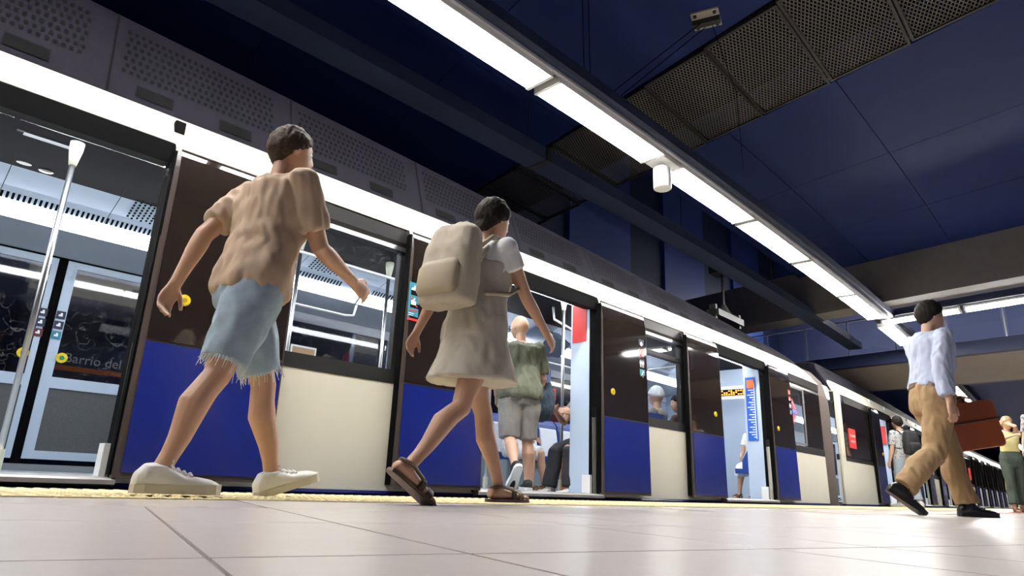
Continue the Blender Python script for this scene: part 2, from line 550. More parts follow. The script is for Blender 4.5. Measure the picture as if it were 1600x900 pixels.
# high part over the tracks
struct(obj('ceiling_over_track', MB().sbox(4.5, 70, 0.42, 3.5, 7.5, 7.7), WALLC, bent=True))
# concrete beam across
struct(obj('trim_beam', skew_slab(12.5, 13.05, -6, 3.5, 3.42, 4.3, nt=12), CONC, bent=True))
struct(obj('ceiling_upper', skew_slab(13.05, 24, -6, 0.42, 5.3, 5.45), CEIL, bent=True))
# mezzanine bridge: slab with navy fascia, beige soffit
br = struct(obj('trim_bridge_slab', skew_slab(16.2, 20.0, -6, 3.5, 3.02, 3.06, nt=10), BEIGE, bent=True))
obj('fascia', skew_slab(16.0, 16.2, -6, 3.5, 3.0, 3.27, nt=12), TRAYM, br, bent=True)
obj('bridge_floor', skew_slab(16.2, 20.0, -6, 3.5, 3.06, 3.25), CONC, br, bent=True)
struct(obj('wall_bridge', skew_slab(20.0, 20.2, -6, 3.5, 3.02, 5.3, nt=10), mat('violet_blue_wall', (.045, .055, .13), .6), bent=True))
struct(obj('ceiling_far', MB().sbox(20.5, 70, -6, 3.5, 3.6, 3.7), CEIL, bent=True))
for k in range(4):
    t0 = -5.2 + 2.1 * k
    root = empty('mezzanine_light', W(sk(18, t0 + .7), t0 + .7, 5.2), ['mezzanine ceiling lamp at the far right behind the glass railing', 'mezzanine ceiling lamp behind the glass, right of the man in the pale blue shirt', 'mezzanine ceiling lamp behind the glass, near the lamp junction', 'mezzanine ceiling lamp behind the glass over the train roof'][k], 'ceiling light', 'mezzanine lamps behind the glass railing')
    obj('reflector', skew_slab(17.9, 18.1, t0, t0 + 1.4, 5.24, 5.29), WHITE, root, bent=True)
    obj('tube', skew_slab(17.95, 18.05, t0 + .03, t0 + 1.37, 5.20, 5.24), TUBE, root, bent=True)
rail = empty('glass_railing', W(sk(16.1, -1), -1, 3.27), 'clear glass railing on posts along the bridge above the tracks', 'railing')
for k in range(9):
    t0 = -5.5 + k * 1.0
    obj('glass_pane', skew_slab(16.08, 16.1, t0 + .04, t0 + .96, 3.30, 4.05), GLASS_R, rail, bent=True)
    obj('post', MB().box(sk(16.06, t0) - .012, sk(16.06, t0) + .012, t0 - .012, t0 + .012, 3.25, 4.1), ALU, rail, bent=True)
obj('handrail', skew_slab(16.05, 16.10, -5.6, 3.45, 4.07, 4.10, nt=9), ALU, rail, bent=True)

# ================================================================ LIGHTS
LT, LZ = -0.84, 3.228
def luminaire(name, s0, s1, label, group='fluorescent luminaires over the platform edge', t=LT):
    root = empty(name, W((s0 + s1) / 2, t, LZ), label, 'ceiling light', group)
    h = MB().prof([(t - .135, LZ - .005), (t - .13, LZ - .012), (t - .10, LZ + .035), (t + .10, LZ + .035), (t + .13, LZ - .012), (t + .135, LZ - .005), (t + .13, LZ + .057), (t - .13, LZ + .057)], s0, s1)
    obj('reflector', h, WHITE, root, bent=True)
    for d in (-.058, .058):
        n = 6
        pts = bend([(s0 + .05 + (s1 - s0 - .1) * i / n, t + d, LZ + .002) for i in range(n + 1)])
        obj('tube', MB().tube(pts, 0.026, 8), TUBE, root, smooth=True)
    for s in (s0, s1 - .03):
        obj('end_cap', MB().sbox(s, s + .03, t - .138, t + .138, LZ - .016, LZ + .057), WHITE, root, bent=True)
    return root
places = ['above the near train door, at the top of the photo', 'above the man in denim shorts', 'ending at the white cylinder lamp', 'just beyond the white cylinder lamp',
          'above the second doorway', 'leading up to the concrete beam', 'ending below the concrete beam', 'just past the cross row of lamps']
ivs = [(-2.9, -1.35), (-1.3, .32), (.36, 1.66), (1.72, 3.34), (3.41, 5.0), (5.32, 7.0), (7.06, 8.78), (8.86, 10.8), (10.86, 12.62), (13.3, 15.2)]
seen = {2: 'double-tube lamp nearest the top edge, above the walking woman in beige', 3: 'long bright double-tube lamp entering at the top edge of the photo', 4: 'double-tube lamp ending at the white cylinder fitting',
        5: 'double-tube lamp starting right behind the white cylinder fitting', 6: 'double-tube lamp over the blue-panelled second doorway', 7: 'double-tube lamp running toward the grey concrete beam',
        8: 'double-tube lamp passing under the grey concrete beam', 9: 'short double-tube lamp just beyond the cross row of lamps'}
for i, (a, b) in enumerate(ivs):
    luminaire('fluorescent_light', a, b, seen.get(i, 'double-tube lamp ' + ('farthest back' if i == 0 else 'second from the back') + ' on the rail behind the photographer'))
far_iv = [(21.5, 23.4), (23.5, 25.4), (26.0, 27.9), (28.0, 30), (31, 33), (34, 36), (37, 39), (40, 42.5), (43, 46), (47, 50), (51, 54)]
nth = ['nearest', 'second', 'third', 'fourth', 'fifth', 'sixth', 'seventh', 'eighth', 'ninth', 'tenth', 'farthest']
for (a, b), q in zip(far_iv, nth):
    luminaire('fluorescent_light', a, b, q + ' of the distant platform lamps seen beyond the bridge', 'distant lamps beyond the bridge')
rl = obj('light_rail', MB().prof([(-1.07, 3.30), (-1.05, 3.285), (-.73, 3.285), (-.71, 3.30), (-.71, 3.40), (-1.07, 3.40)], -5, 15.4), TRAYM, bent=True)
tag(rl, 'navy casing rail carrying the row of lamps along the platform edge', 'light rail')
obj('flange', MB().prof([(-1.0, 3.262), (-.965, 3.262), (-.965, 3.287), (-1.0, 3.287)], -5, 15.4), mat('pale_flange', (.45, .47, .52), .4), rl, bent=True)
rl2 = obj('light_rail', MB().prof([(-1.07, 3.30), (-.71, 3.30), (-.71, 3.40), (-1.07, 3.40)], 21, 60), TRAYM, bent=True)
tag(rl2, 'distant casing rail of the lamps beyond the bridge', 'light rail')
# cross row under the beam
def cross_light(t0, t1, label):
    root = empty('fluorescent_light', W(sk(12.95, (t0 + t1) / 2), (t0 + t1) / 2, LZ), label, 'ceiling light', 'cross row of lamps under the beam')
    b = 13.3
    obj('reflector', skew_slab(b - .11, b + .11, t0, t1, LZ + .035, LZ + .07), WHITE, root, bent=True)
    for d in (-.042, .042):
        pts = bend([(sk(b + d, t0 + .04 + (t1 - t0 - .08) * i / 3), t0 + .04 + (t1 - t0 - .08) * i / 3, LZ + .004) for i in range(4)])
        obj('tube', MB().tube(pts, 0.019, 8), TUBE, root, smooth=True)
    for t in (t0, t1 - .03):
        obj('end_cap', skew_slab(b - .11, b + .11, t, t + .03, LZ - .012, LZ + .07, nt=1), WHITE, root, bent=True)
for k in range(3):
    cross_light(-2.1 - 1.32 * k, -0.83 - 1.32 * k, ['cross lamp starting at the junction with the long lamp row', 'cross lamp reaching the right edge of the photo', 'cross lamp off to the right, third from the junction'][k])
cr = obj('light_rail', skew_slab(13.1, 13.5, -5.95, -1.09, 3.30, 3.42), TRAYM, bent=True)
tag(cr, 'navy casing rail of the cross lamps beneath the concrete beam', 'light rail')
# white cylinder lamp hanging at the gap
cyl = empty('cylinder_spotlight', W(5.16, LT, 3.0), 'white cylindrical spotlight hanging at the gap in the lamp row', 'spotlight')
c = W(5.16, LT, 0)
obj('housing', MB().rings([[(c.x + r * math.cos(a * math.pi / 14), c.y + r * math.sin(a * math.pi / 14), z) for a in range(28)] for r, z in
    ((.080, 2.955), (.088, 2.962), (.088, 3.10), (.086, 3.105), (.088, 3.11), (.088, 3.17), (.080, 3.18))]), WHITE, cyl, smooth=False)
obj('mounting_plate', MB().sbox(5.02, 5.31, LT - .11, LT + .11, 3.22, 3.27), WHITE, cyl, bent=True)
obj('stem', MB().tube([(c.x, c.y, 3.17), (c.x, c.y, 3.23)], .02, 10), ALU, cyl)
# cable tray over the train
tray = obj('cable_tray', MB().prof([(.16, 3.36), (.44, 3.36), (.44, 3.50), (.42, 3.50), (.42, 3.38), (.18, 3.38), (.18, 3.50), (.16, 3.50)], -5, 15.9), TRAYM, bent=True)
tag(tray, 'long navy cable tray hung over the train roof edge', 'cable tray')
for s in (-2, 1.2, 4.4, 7.6, 10.8):
    p = W(s, .3, 3.5)
    obj('hanger_rod', MB().tube([p, p + Vector((0, 0, .7))], .006, 6), DARK, tray)
obj('joint_plate', MB().sbox(4.55, 4.62, .15, .45, 3.352, 3.505), DARK, tray, bent=True)
# ceiling anchor plate with cables
pl = Vector((4.66, 2.45, 4.2))
an = empty('ceiling_anchor', pl, 'square steel anchor plate with cables on the navy ceiling', 'anchor plate')
m2 = MB()
ca, sa = math.cos(.35), math.sin(.35)
def rotp(x, y, z): return (pl.x + ca * x - sa * y, pl.y + sa * x + ca * y, z)
bx = MB().box(-.12, .12, -.12, .12, 4.18, 4.2); bx.v = [rotp(*v) for v in bx.v]
obj('plate', bx, mat('anchor_plate_paint', (.30, .27, .24), .6), an)
bx = MB().box(-.03, .03, -.12, .12, 4.13, 4.18); bx.v = [rotp(*v) for v in bx.v]
obj('clamp', bx, DARK, an)
for x, y in ((-.085, -.085), (.085, -.085), (.085, .085), (-.085, .085)):
    q = rotp(x, y, 4.165)
    obj('bolt', MB().disc(q, .016, .016, 8, 0, 2), DARK, an)
for s, sg in ((4.05, 1), (4.15, -1)):
    q = W(s, -1.0, 3.40)
    obj('cable', MB().tube([pl + Vector((-.04 * sg, .03, -.06)), q], .004, 6), BLACK, an)
q = W(5.9, -1.35, 3.1)
obj('cable', MB().tube([pl + Vector((.05, -.03, -.06)), pl + Vector((.45, -.02, -.55)), q + Vector((0, 0, .2))], .003, 6), BLACK, an)
for s, wl in ((3.7, 'left'), (3.78, 'right')):
    p = W(s, -1.0, 3.4); p2 = W(s - .5, -1.35, 4.2)
    w_ = obj('suspension_cable', MB().tube([p, p2], .004, 6), BLACK)
    tag(w_, wl + '-hand one of two thin dark cables between lamp rail and navy ceiling', 'cable', 'pair of suspension cables')
# catenary bracket over the roof
bk = empty('overhead_bracket', W(9.35, .55, 2.75), 'dark steel overhead line bracket hanging above the train roof', 'bracket')
p = W(9.35, .55, 0)
obj('rod', MB().tube([(p.x, p.y, 2.80), (p.x, p.y, 3.62)], .022, 8), DARK, bk)
obj('base_cone', MB().tube([(p.x, p.y, 2.78), (p.x, p.y, 2.84), (p.x, p.y, 2.95)], [.12, .08, .025], 12), DARK, bk)
obj('cross_bar', MB().sbox(8.95, 9.85, .45, .65, 2.68, 2.78), DARK, bk, bent=True)
for s in (8.98, 9.82):
    obj('insulator', MB().sbox(s - .03, s + .03, .50, .60, 2.64, 2.86), DARK, bk, bent=True)
obj('clamp', MB().sbox(9.2, 9.5, .40, .70, 3.44, 3.56), DARK, bk, bent=True)

# ================================================================ TRAIN
FZ = 0.05                      # train floor
def tb(z):                     # body side
    return 0.018 * min(z, 1.99) + (max(0, z - 1.99) * 0.55)
DZ = [0.045, 0.3, 0.7, 1.1, 1.5, 1.78, 1.84, 1.88, 1.92, 1.95, 1.976]
def td(z):                     # door leaf outer face, the top curls inward
    return -0.075 + 0.018 * z + (0.9 * (z - 1.78) ** 2 if z > 1.78 else 0)

def leaf_plate(s0, s1, z0, z1, off, th):
    zs = [z0] + [z for z in DZ if z0 + .01 < z < z1 - .01] + [z1]
    pts = [(td(z) + off, z) for z in zs] + [(td(z) + off + th, z) for z in zs[::-1]]
    return MB().prof(pts, s0, s1, n=2)

def side_pt(s, z, off):        # point in front of a leaf
    return (s, td(z) + off, z)

def icon(mb, kind, s, z, k, off):
    """small printed figure, k = half size; s runs to the viewer's right"""
    t = td(z) + off
    def bx(a, b, c, d, mi): mb.box(s + a * k, s + b * k, t - .0012, t - .0002, z + c * k, z + d * k, mi)
    def poly(pts, mi):
        n = len(pts)
        vs = [(s + x * k, t - .0012, z + y * k) for x, y in pts] + [(s + x * k, t - .0002, z + y * k) for x, y in pts]
        mb.add(vs, [tuple(range(n)), tuple(range(n, 2 * n))[::-1]] + [(i, (i + 1) % n, n + (i + 1) % n, n + i) for i in range(n)], mi)
    def circ(x, y, r, mi, n=10): poly([(x + r * math.cos(2 * math.pi * i / n), y + r * math.sin(2 * math.pi * i / n)) for i in range(n)], mi)
    def man(x, h=1.0):
        circ(x, .62 * h, .13, 1); poly([(x - .17, .45), (x + .17, .45), (x + .13, -.1), (x + .1, -.8), (x + .02, -.8), (x, -.15), (x - .02, -.8), (x - .1, -.8), (x - .13, -.1)], 1)
        poly([(x - .26, .42), (x - .18, .44), (x - .18, -.05), (x - .26, -.05)], 1); poly([(x + .18, .44), (x + .26, .42), (x + .26, -.05), (x + .18, -.05)], 1)
    if kind == 'three':
        man(-.6); man(0); man(.6, .95)
    elif kind == 'run':
        circ(.2, .62, .15, 1); poly([(0, .45), (.25, .4), (.05, -.1), (-.2, -.05)], 1); poly([(.2, .4), (.7, .5), (.7, .38), (.2, .25)], 1)
        poly([(-.1, -.05), (.1, -.1), (.3, -.4), (.15, -.8), (.05, -.75), (.15, -.4)], 1); poly([(-.2, 0), (-.05, -.1), (-.4, -.4), (-.7, -.6), (-.7, -.48), (-.45, -.3)], 1)
    elif kind == 'hand':
        poly([(-.6, -.2), (.5, -.2), (.6, .1), (.2, .25), (.1, .6), (-.1, .6), (-.15, .25), (-.5, .15)], 1)
    elif kind == 'nohand':
        poly([(-.5, -.5), (.45, -.5), (.45, .1), (.1, .15), (.3, .55), (.1, .65), (-.2, .2), (-.5, .2)], 1)
        poly([(-.8, .7), (-.65, .8), (.8, -.7), (.65, -.8)], 2)
    elif kind == 'lines':
        bx(-.8, .8, .55, .75, 2); bx(-.8, .2, .1, .2, 1); bx(-.8, 0, -.2, -.1, 1); bx(-.95, .95, -.95, -.6, 2)
    elif kind == 'warn':
        poly([(.15, .15), (.75, .15), (.45, .7)], 1); bx(-.8, -.1, -.5, -.35, 2); bx(.1, .8, -.2, -.1, 1); bx(.1, .8, -.45, -.35, 1); circ(-.4, -.45, .3, 2); bx(-.5, -.35, -.1, .7, 1)
    elif kind == 'dot':
        circ(0, 0, .5, 1); 

def sticker(parent, s, z, k, kind, base, off=-.004, alt=None):
    zz = z
    t = td(z) + off
    p = obj('sticker', MB().box(s - k, s + k, t - .0002, t + .002, z - k, z + k), base, parent, bent=True)
    mb = MB(); icon(mb, kind, s, zz, k, off)
    if mb.v:
        pass
    return p, mb

def door_leaf(car, s0, s1, btn_s=None, stick=None, label=None):
    fr = obj('door_leaf', leaf_plate(s0, s1, .045, 1.976, 0, .045), DOOR_FRAME, car, bent=True)
    if label: fr['label'] = label
    obj('dark_glass', leaf_plate(s0 + .035, s1 - .012, .79, 1.968, -.004, .004), BROWN_GLASS, fr, bent=True)
    obj('blue_panel', leaf_plate(s0 + .035, s1 - .012, .075, .775, -.004, .004), BLUE, fr, bent=True)
    obj('seal_strip', MB().box(s0 - .012, s0 + .004, -.05, .0, .06, 1.93), BLACK, fr, bent=True)
    if btn_s is not None:
        t = td(1.04) - .004
        mb = MB()
        mb.disc((btn_s, t - .006, 1.04), .034, .006, 16, 0, 1)
        mb.disc((btn_s, t - .010, 1.04), .027, .005, 16, 0, 1)
        mb.disc((btn_s, t - .012, 1.04), .014, .003, 12, 1, 1)
        obj('door_button', mb, [YELLOW, mat('button_centre', (.35, .25, .02), .4)], fr, bent=True)
    for (s, z, k, kind, base) in (stick or []):
        p, mb = sticker(fr, s, z, k, kind, base)
        if mb.v:      # the print stays on its sticker: joined as one mesh
            me = p.data
            b = MB(); t = td(z) - .004
            b.box(s - k, s + k, t - .0002, t + .002, z - k, z + k, 0)
            b2 = MB(); icon(b2, kind, s, z, k, -.004)
            b.add(b2.v, b2.f, 0); b.m = [0] * 6 + b2.m
            bpy.data.objects.remove(p)
            obj('sticker', b, [base, WHITE_P, RED], fr, bent=True)
    return fr

def slots(mb, s0, s1, n, f, w, l):
    """row of dark slots on the sloping panel: f(u) -> (t,z) with u across the panel"""
    for i in range(n):
        s = s0 + (s1 - s0) * (i + .5) / n
        a, b = f(.5 - l / 2), f(.5 + l / 2)
        mb.add([(s - w / 2, *a), (s + w / 2, *a), (s + w / 2, *b), (s - w / 2, *b)], [(0, 1, 2, 3)])

def build_car(name, S0, S1, openings, leaf_w, label, interior=True, roof_h=(2.9, 2.5), detail=True, round_end=False, round_start=False, windows=None, blank_first=False):
    car = empty(name, W((S0 + S1) / 2, 1.3, 0), label, 'train car', 'cars of the train')
    def P(nm, mb, m, parent=None, smooth=False): return obj(nm, mb, m, parent or car, bent=True, smooth=smooth)
    # ---- solid side: spans between openings
    spans = []
    a = S0
    for o0, o1 in openings:
        spans.append((a, o0)); a = o1
    spans.append((a, S1))
    for k, (a, b) in enumerate(spans):
        P('side_panel', MB().prof([(tb(.02), .02), (tb(.77), .77), (tb(.77) + .05, .77), (tb(.02) + .05, .02)], a, b), CREAM2)
        wa, wb = a + .02, b - .02
        if k > 0: wa = a + leaf_w + .02
        if k < len(spans) - 1: wb = b - leaf_w - .02
        P('window_sill', MB().prof([(tb(.77) - .004, .772), (tb(.87) - .006, .87), (tb(.87) + .06, .87), (tb(.77) + .06, .772)], a, b), DARK)
        P('window_header', MB().prof([(tb(1.8) - .002, 1.80), (tb(1.86) + .01, 1.84), (tb(1.86) - .004, 1.87), (tb(1.98) - .004, 1.985), (tb(1.98) + .07, 1.985), (tb(1.8) + .07, 1.80)], a, b), mat('window_header_metal', (.05, .049, .05), .3, .6))
        # posts hidden behind the opened leaves
        for x0, x1 in ((a, wa), (wb, b)):
            if x1 - x0 > .03:
                P('window_post', MB().sbox(x0, x1, .045, .10, .87, 1.80), DARK)
        if wb - wa > .05:
            opaque = (blank_first and k == 0)
            g = P('window_glass', MB().prof([(tb(.87) + .02, .87), (tb(1.8) + .02, 1.80), (tb(1.8) + .026, 1.80), (tb(.87) + .026, .87)], wa, wb), BROWN_GLASS if opaque else GLASS)
            if detail and interior:
                ng = int((wb - wa) > .5)
            if windows and k in windows:
                P('hopper_bar', MB().prof([(tb(1.6) + .005, 1.585), (tb(1.6) + .005, 1.635), (tb(1.6) + .04, 1.635), (tb(1.6) + .04, 1.585)], wa, wb), DARK)
    # ---- skirt, sills
    a = S0
    for o0, o1 in openings + [(S1, S1)]:
        if o0 - a > .1:
            P('skirt', MB().prof([(.035, -.32), (-.005, -.02), (-.012, .0), (-.005, .018), (.06, .018), (.06, -.32)], a, o0), NAVY)
        if o1 > o0:
            P('door_sill', MB().prof([(-.075, .012), (-.075, .034), (-.06, .044), (.12, .052), (.12, -.02), (-.04, .0)], o0 - .02, o1 + .02), STEEL)
            P('skirt', MB().prof([(.03, -.32), (.0, .0), (.06, .0), (.06, -.32)], o0, o1), BLACK)
        a = o1
    # ---- cream band over the doors and the dark roof fairing
    N = max(4, int((S1 - S0) / .3)); vs = []; fs = []; vr = []; frr = []
    def edge(s):
        u = 1.0
        if round_end: u = min(u, (S1 - s) / .75)
        if round_start: u = min(u, (s - S0) / .35)
        u = max(0.0, u)
        return math.sqrt(max(0, 1 - (1 - u) ** 2))
    ss = sorted(set([S0 + (S1 - S0) * i / N for i in range(N + 1)] + ([S1 - .75 * k / 8 for k in range(8)] if round_end else []) + ([S0 + .35 * k / 6 for k in range(6)] if round_start else [])))
    for s in ss:
        e = edge(s)
        zt = 2.0 + .25 * e
        rh = roof_h[0] + (roof_h[1] - roof_h[0]) * (s - S0) / (S1 - S0)
        rh = zt + (rh - zt) * (.3 + .7 * e)
        vs += [(s, tb(1.99) - .012, 1.985), (s, tb(2.02), 2.03), (s, tb(zt * .5 + 1.0) - .004, zt * .5 + 1.0), (s, tb(zt), zt), (s, tb(zt) + .05, zt), (s, tb(1.99) + .08, 1.985)]
        vr += [(s, tb(zt) + .012, zt - .005), (s, tb(zt) + .10, zt + (rh - zt) * .45), (s, tb(zt) + .20, rh - .03), (s, tb(zt) + .30, rh), (s, 1.3, rh + .05), (s, 2.3, rh), (s, 2.55, 2.2), (s, 2.5, 2.16), (s, .3, 2.23)]
    def skin(v, k):
        n = len(v) // k; f = []
        for i in range(n - 1):
            for j in range(k):
                q = (j + 1) % k; f.append((i * k + j, i * k + q, (i + 1) * k + q, (i + 1) * k + j))
        f.append(tuple(range(k))[::-1]); f.append(tuple((n - 1) * k + j for j in range(k)))
        return f
    m = MB(); m.add(vs, skin(vs, 6)); P('cantrail', m, CREAM_DIM)
    m = MB(); m.add(vr, skin(vr, 9)); roof = P('roof', m, ROOF)
    rl = lambda s: roof_h[0] + (roof_h[1] - roof_h[0]) * (s - S0) / (S1 - S0)
    def on_roof(s, u, out=.006):
        zt = 2.25; rh = rl(s); t0 = tb(zt)
        if u < .5: return (s, t0 + .012 + .176 * u - out, zt - .005 + (rh - zt) * .9 * u)
        return (s, t0 + .10 + .20 * (u - .5) - out, zt + (rh - zt) * .45 + ((rh - .03 - zt - (rh - zt) * .45)) * (u - .5) * 2)
    if detail:
        s = S0 + .3
        g = 0
        while s < S1 - 1.5:
            L = 1.0
            mb = MB()
            ny_, nx_ = 7, 24
            for i in range(nx_):
                for j in range(ny_):
                    a = s + L * (i + .15 + .35 * (j % 2)) / nx_; b_ = a + L * .5 / nx_
                    u0 = .34 + .56 * j / ny_; u1 = u0 + .045
                    mb.add([on_roof(a, u0), on_roof(b_, u0), on_roof(b_, u1), on_roof(a, u1)], [(0, 1, 2, 3)])
            o = P('roof_grille', mb, BLACK, roof); o['kind'] = 'stuff'
            mb = MB()
            for a in (s + .1, s + .62):
                p = [on_roof(a, .10), on_roof(a + .22, .10), on_roof(a + .22, .24), on_roof(a, .24)]
                mb.add(p, [(0, 1, 2, 3)])
            P('roof_slot', mb, BLACK, roof)['kind'] = 'stuff'
            mb = MB()
            mb.add([on_roof(s - .06, .05), on_roof(s - .05, .05), on_roof(s - .05, 1), on_roof(s - .06, 1)], [(0, 1, 2, 3)])
            P('roof_joint', mb, BLACK, roof)
            s += 1.2; g += 1
    # ---- doors
    for o0, o1 in openings:
        P('door_header', MB().prof([(.0, 1.86), (.0, 1.99), (.35, 2.2), (.35, 2.0), (.18, 1.9)], o0, o1), BLACK)
        P('door_rail', MB().prof([(.03, 1.905), (.03, 1.93), (.07, 1.935), (.07, 1.905)], o0, o1), mat('olive_rail', (.20, .18, .12), .5))
        for x, d in ((o0, 1), (o1, -1)):
            P('door_rubber', MB().sbox(min(x, x - d * .03), max(x, x - d * .03), -.02, .10, .03, 1.93), BLACK)
            jd = .34 if o0 > 2 else .14
            P('door_jamb', MB().sbox(min(x, x - d * .06), max(x, x - d * .06), .10, jd, FZ, 2.2), INT_BLUE if jd > .2 else BLACK)
            P('jamb_foot', MB().sbox(min(x, x + d * .03), max(x, x + d * .03), .06, .16, .04, .22), WHITE)
    return car, P

CAR1 = (-3.2, 11.85)
OP1 = [(-.577, 1.028), (3.623, 5.228), (7.823, 9.428)]
WL = .843
car1, P1 = build_car('train_car', *CAR1, OP1, WL, 'nearest cream and blue metro train car with three open doorways',
                     roof_h=(3.1, 2.46), round_end=True, windows=[2])
A_ST = [(1.735, 1.43, .055, 'warn', NAVYP), (1.74, 1.32, .055, 'three', NAVYP), (1.745, 1.21, .055, 'run', NAVYP)]
door_leaf(car1, 1.028, 1.871, 1.22, A_ST)
B_ST = [(2.845, 1.50, .05, 'hand', TEAL), (2.845, 1.40, .05, 'nohand', TEAL), (2.845, 1.30, .05, 'lines', TEAL)]
door_leaf(car1, 2.78, 3.623, 3.40, B_ST)
C_ST = [(5.965, 1.63, .05, 'dot', NAVYP), (5.965, 1.52, .05, 'warn', mat('pink_print', (.6, .35, .33), .5)), (5.965, 1.41, .05, 'three', NAVYP), (5.97, 1.30, .05, 'run', TEAL)]
door_leaf(car1, 5.228, 6.071, 5.41, C_ST)
door_leaf(car1, 6.98, 7.823, 7.62)
door_leaf(car1, 9.428, 10.271, 9.62, [(10.19, 1.63, .045, 'warn', RED), (10.19, 1.53, .045, 'dot', RED), (10.19, 1.43, .045, 'three', NAVYP), (10.19, 1.33, .045, 'run', NAVYP)])
door_leaf(car1, -1.42, -.577)
# end window with its frame and the red diamond sign
P1('end_window_frame', MB().prof([(.02, .88), (.03, 1.80), (.05, 1.8), (.04, .88)], 11.0, 11.85), BROWN_GLASS)
mb = MB()
for s0, s1, z0, z1 in ((10.28, 11.03, 1.76, 1.79), (10.28, 11.03, .89, .92), (11.0, 11.03, .89, 1.79)):
    mb.box(s0, s1, .012, .03, z0, z1, 0, 2)
P1('window_trim', mb, mat('trim_grey', (.16, .15, .15), .4))
def plate_poly(pts, t, s0, z0, k=1.0, th=.003):
    n = len(pts)
    vs = [(s0 + x * k, t, z0 + y * k) for x, y in pts] + [(s0 + x * k, t + th, z0 + y * k) for x, y in pts]
    m = MB(); m.add(vs, [tuple(range(n)), tuple(range(n, 2 * n))[::-1]] + [(i, (i + 1) % n, n + (i + 1) % n, n + i) for i in range(n)])
    return m
def letters(txt, size, s0, t, z0, parent, name, m, th=0.0):
    vs, fs = text_mb(txt, size)
    b = MB(); b.add([(s0 + x, t, z0 + y) for x, y, _ in vs], fs)
    return obj(name, b, m, parent, bent=True, fix=False)
dia = obj('diamond_sign', plate_poly([(0, -.2), (.22, 0), (0, .2), (-.22, 0)], .022, 10.50, 1.385), mat('pinkish_red_print', (.72, .07, .10), .45), car1, bent=True)
obj('blue_bar', MB().box(10.36, 10.66, .018, .022, 1.34, 1.43), BLUEP, dia, bent=True)
obj('sign_border', MB().add(plate_poly([(0, -.16), (.175, 0), (0, .16), (-.175, 0)], .020, 10.50, 1.385, 1, .001).v, [(0, 1, 2, 3)]), WHITE_P, dia, bent=True)
obj('sign_field', MB().add(plate_poly([(0, -.145), (.16, 0), (0, .145), (-.16, 0)], .019, 10.50, 1.385, 1, .001).v, [(0, 1, 2, 3)]), MATS['pinkish_red_print'], dia, bent=True)
letters('METRO', .085, 10.365, .016, 1.355, dia, 'lettering', WHITE_P)
letters('METRO', .06, 10.42, .012, .835, car1, 'white_lettering', WHITE_P)

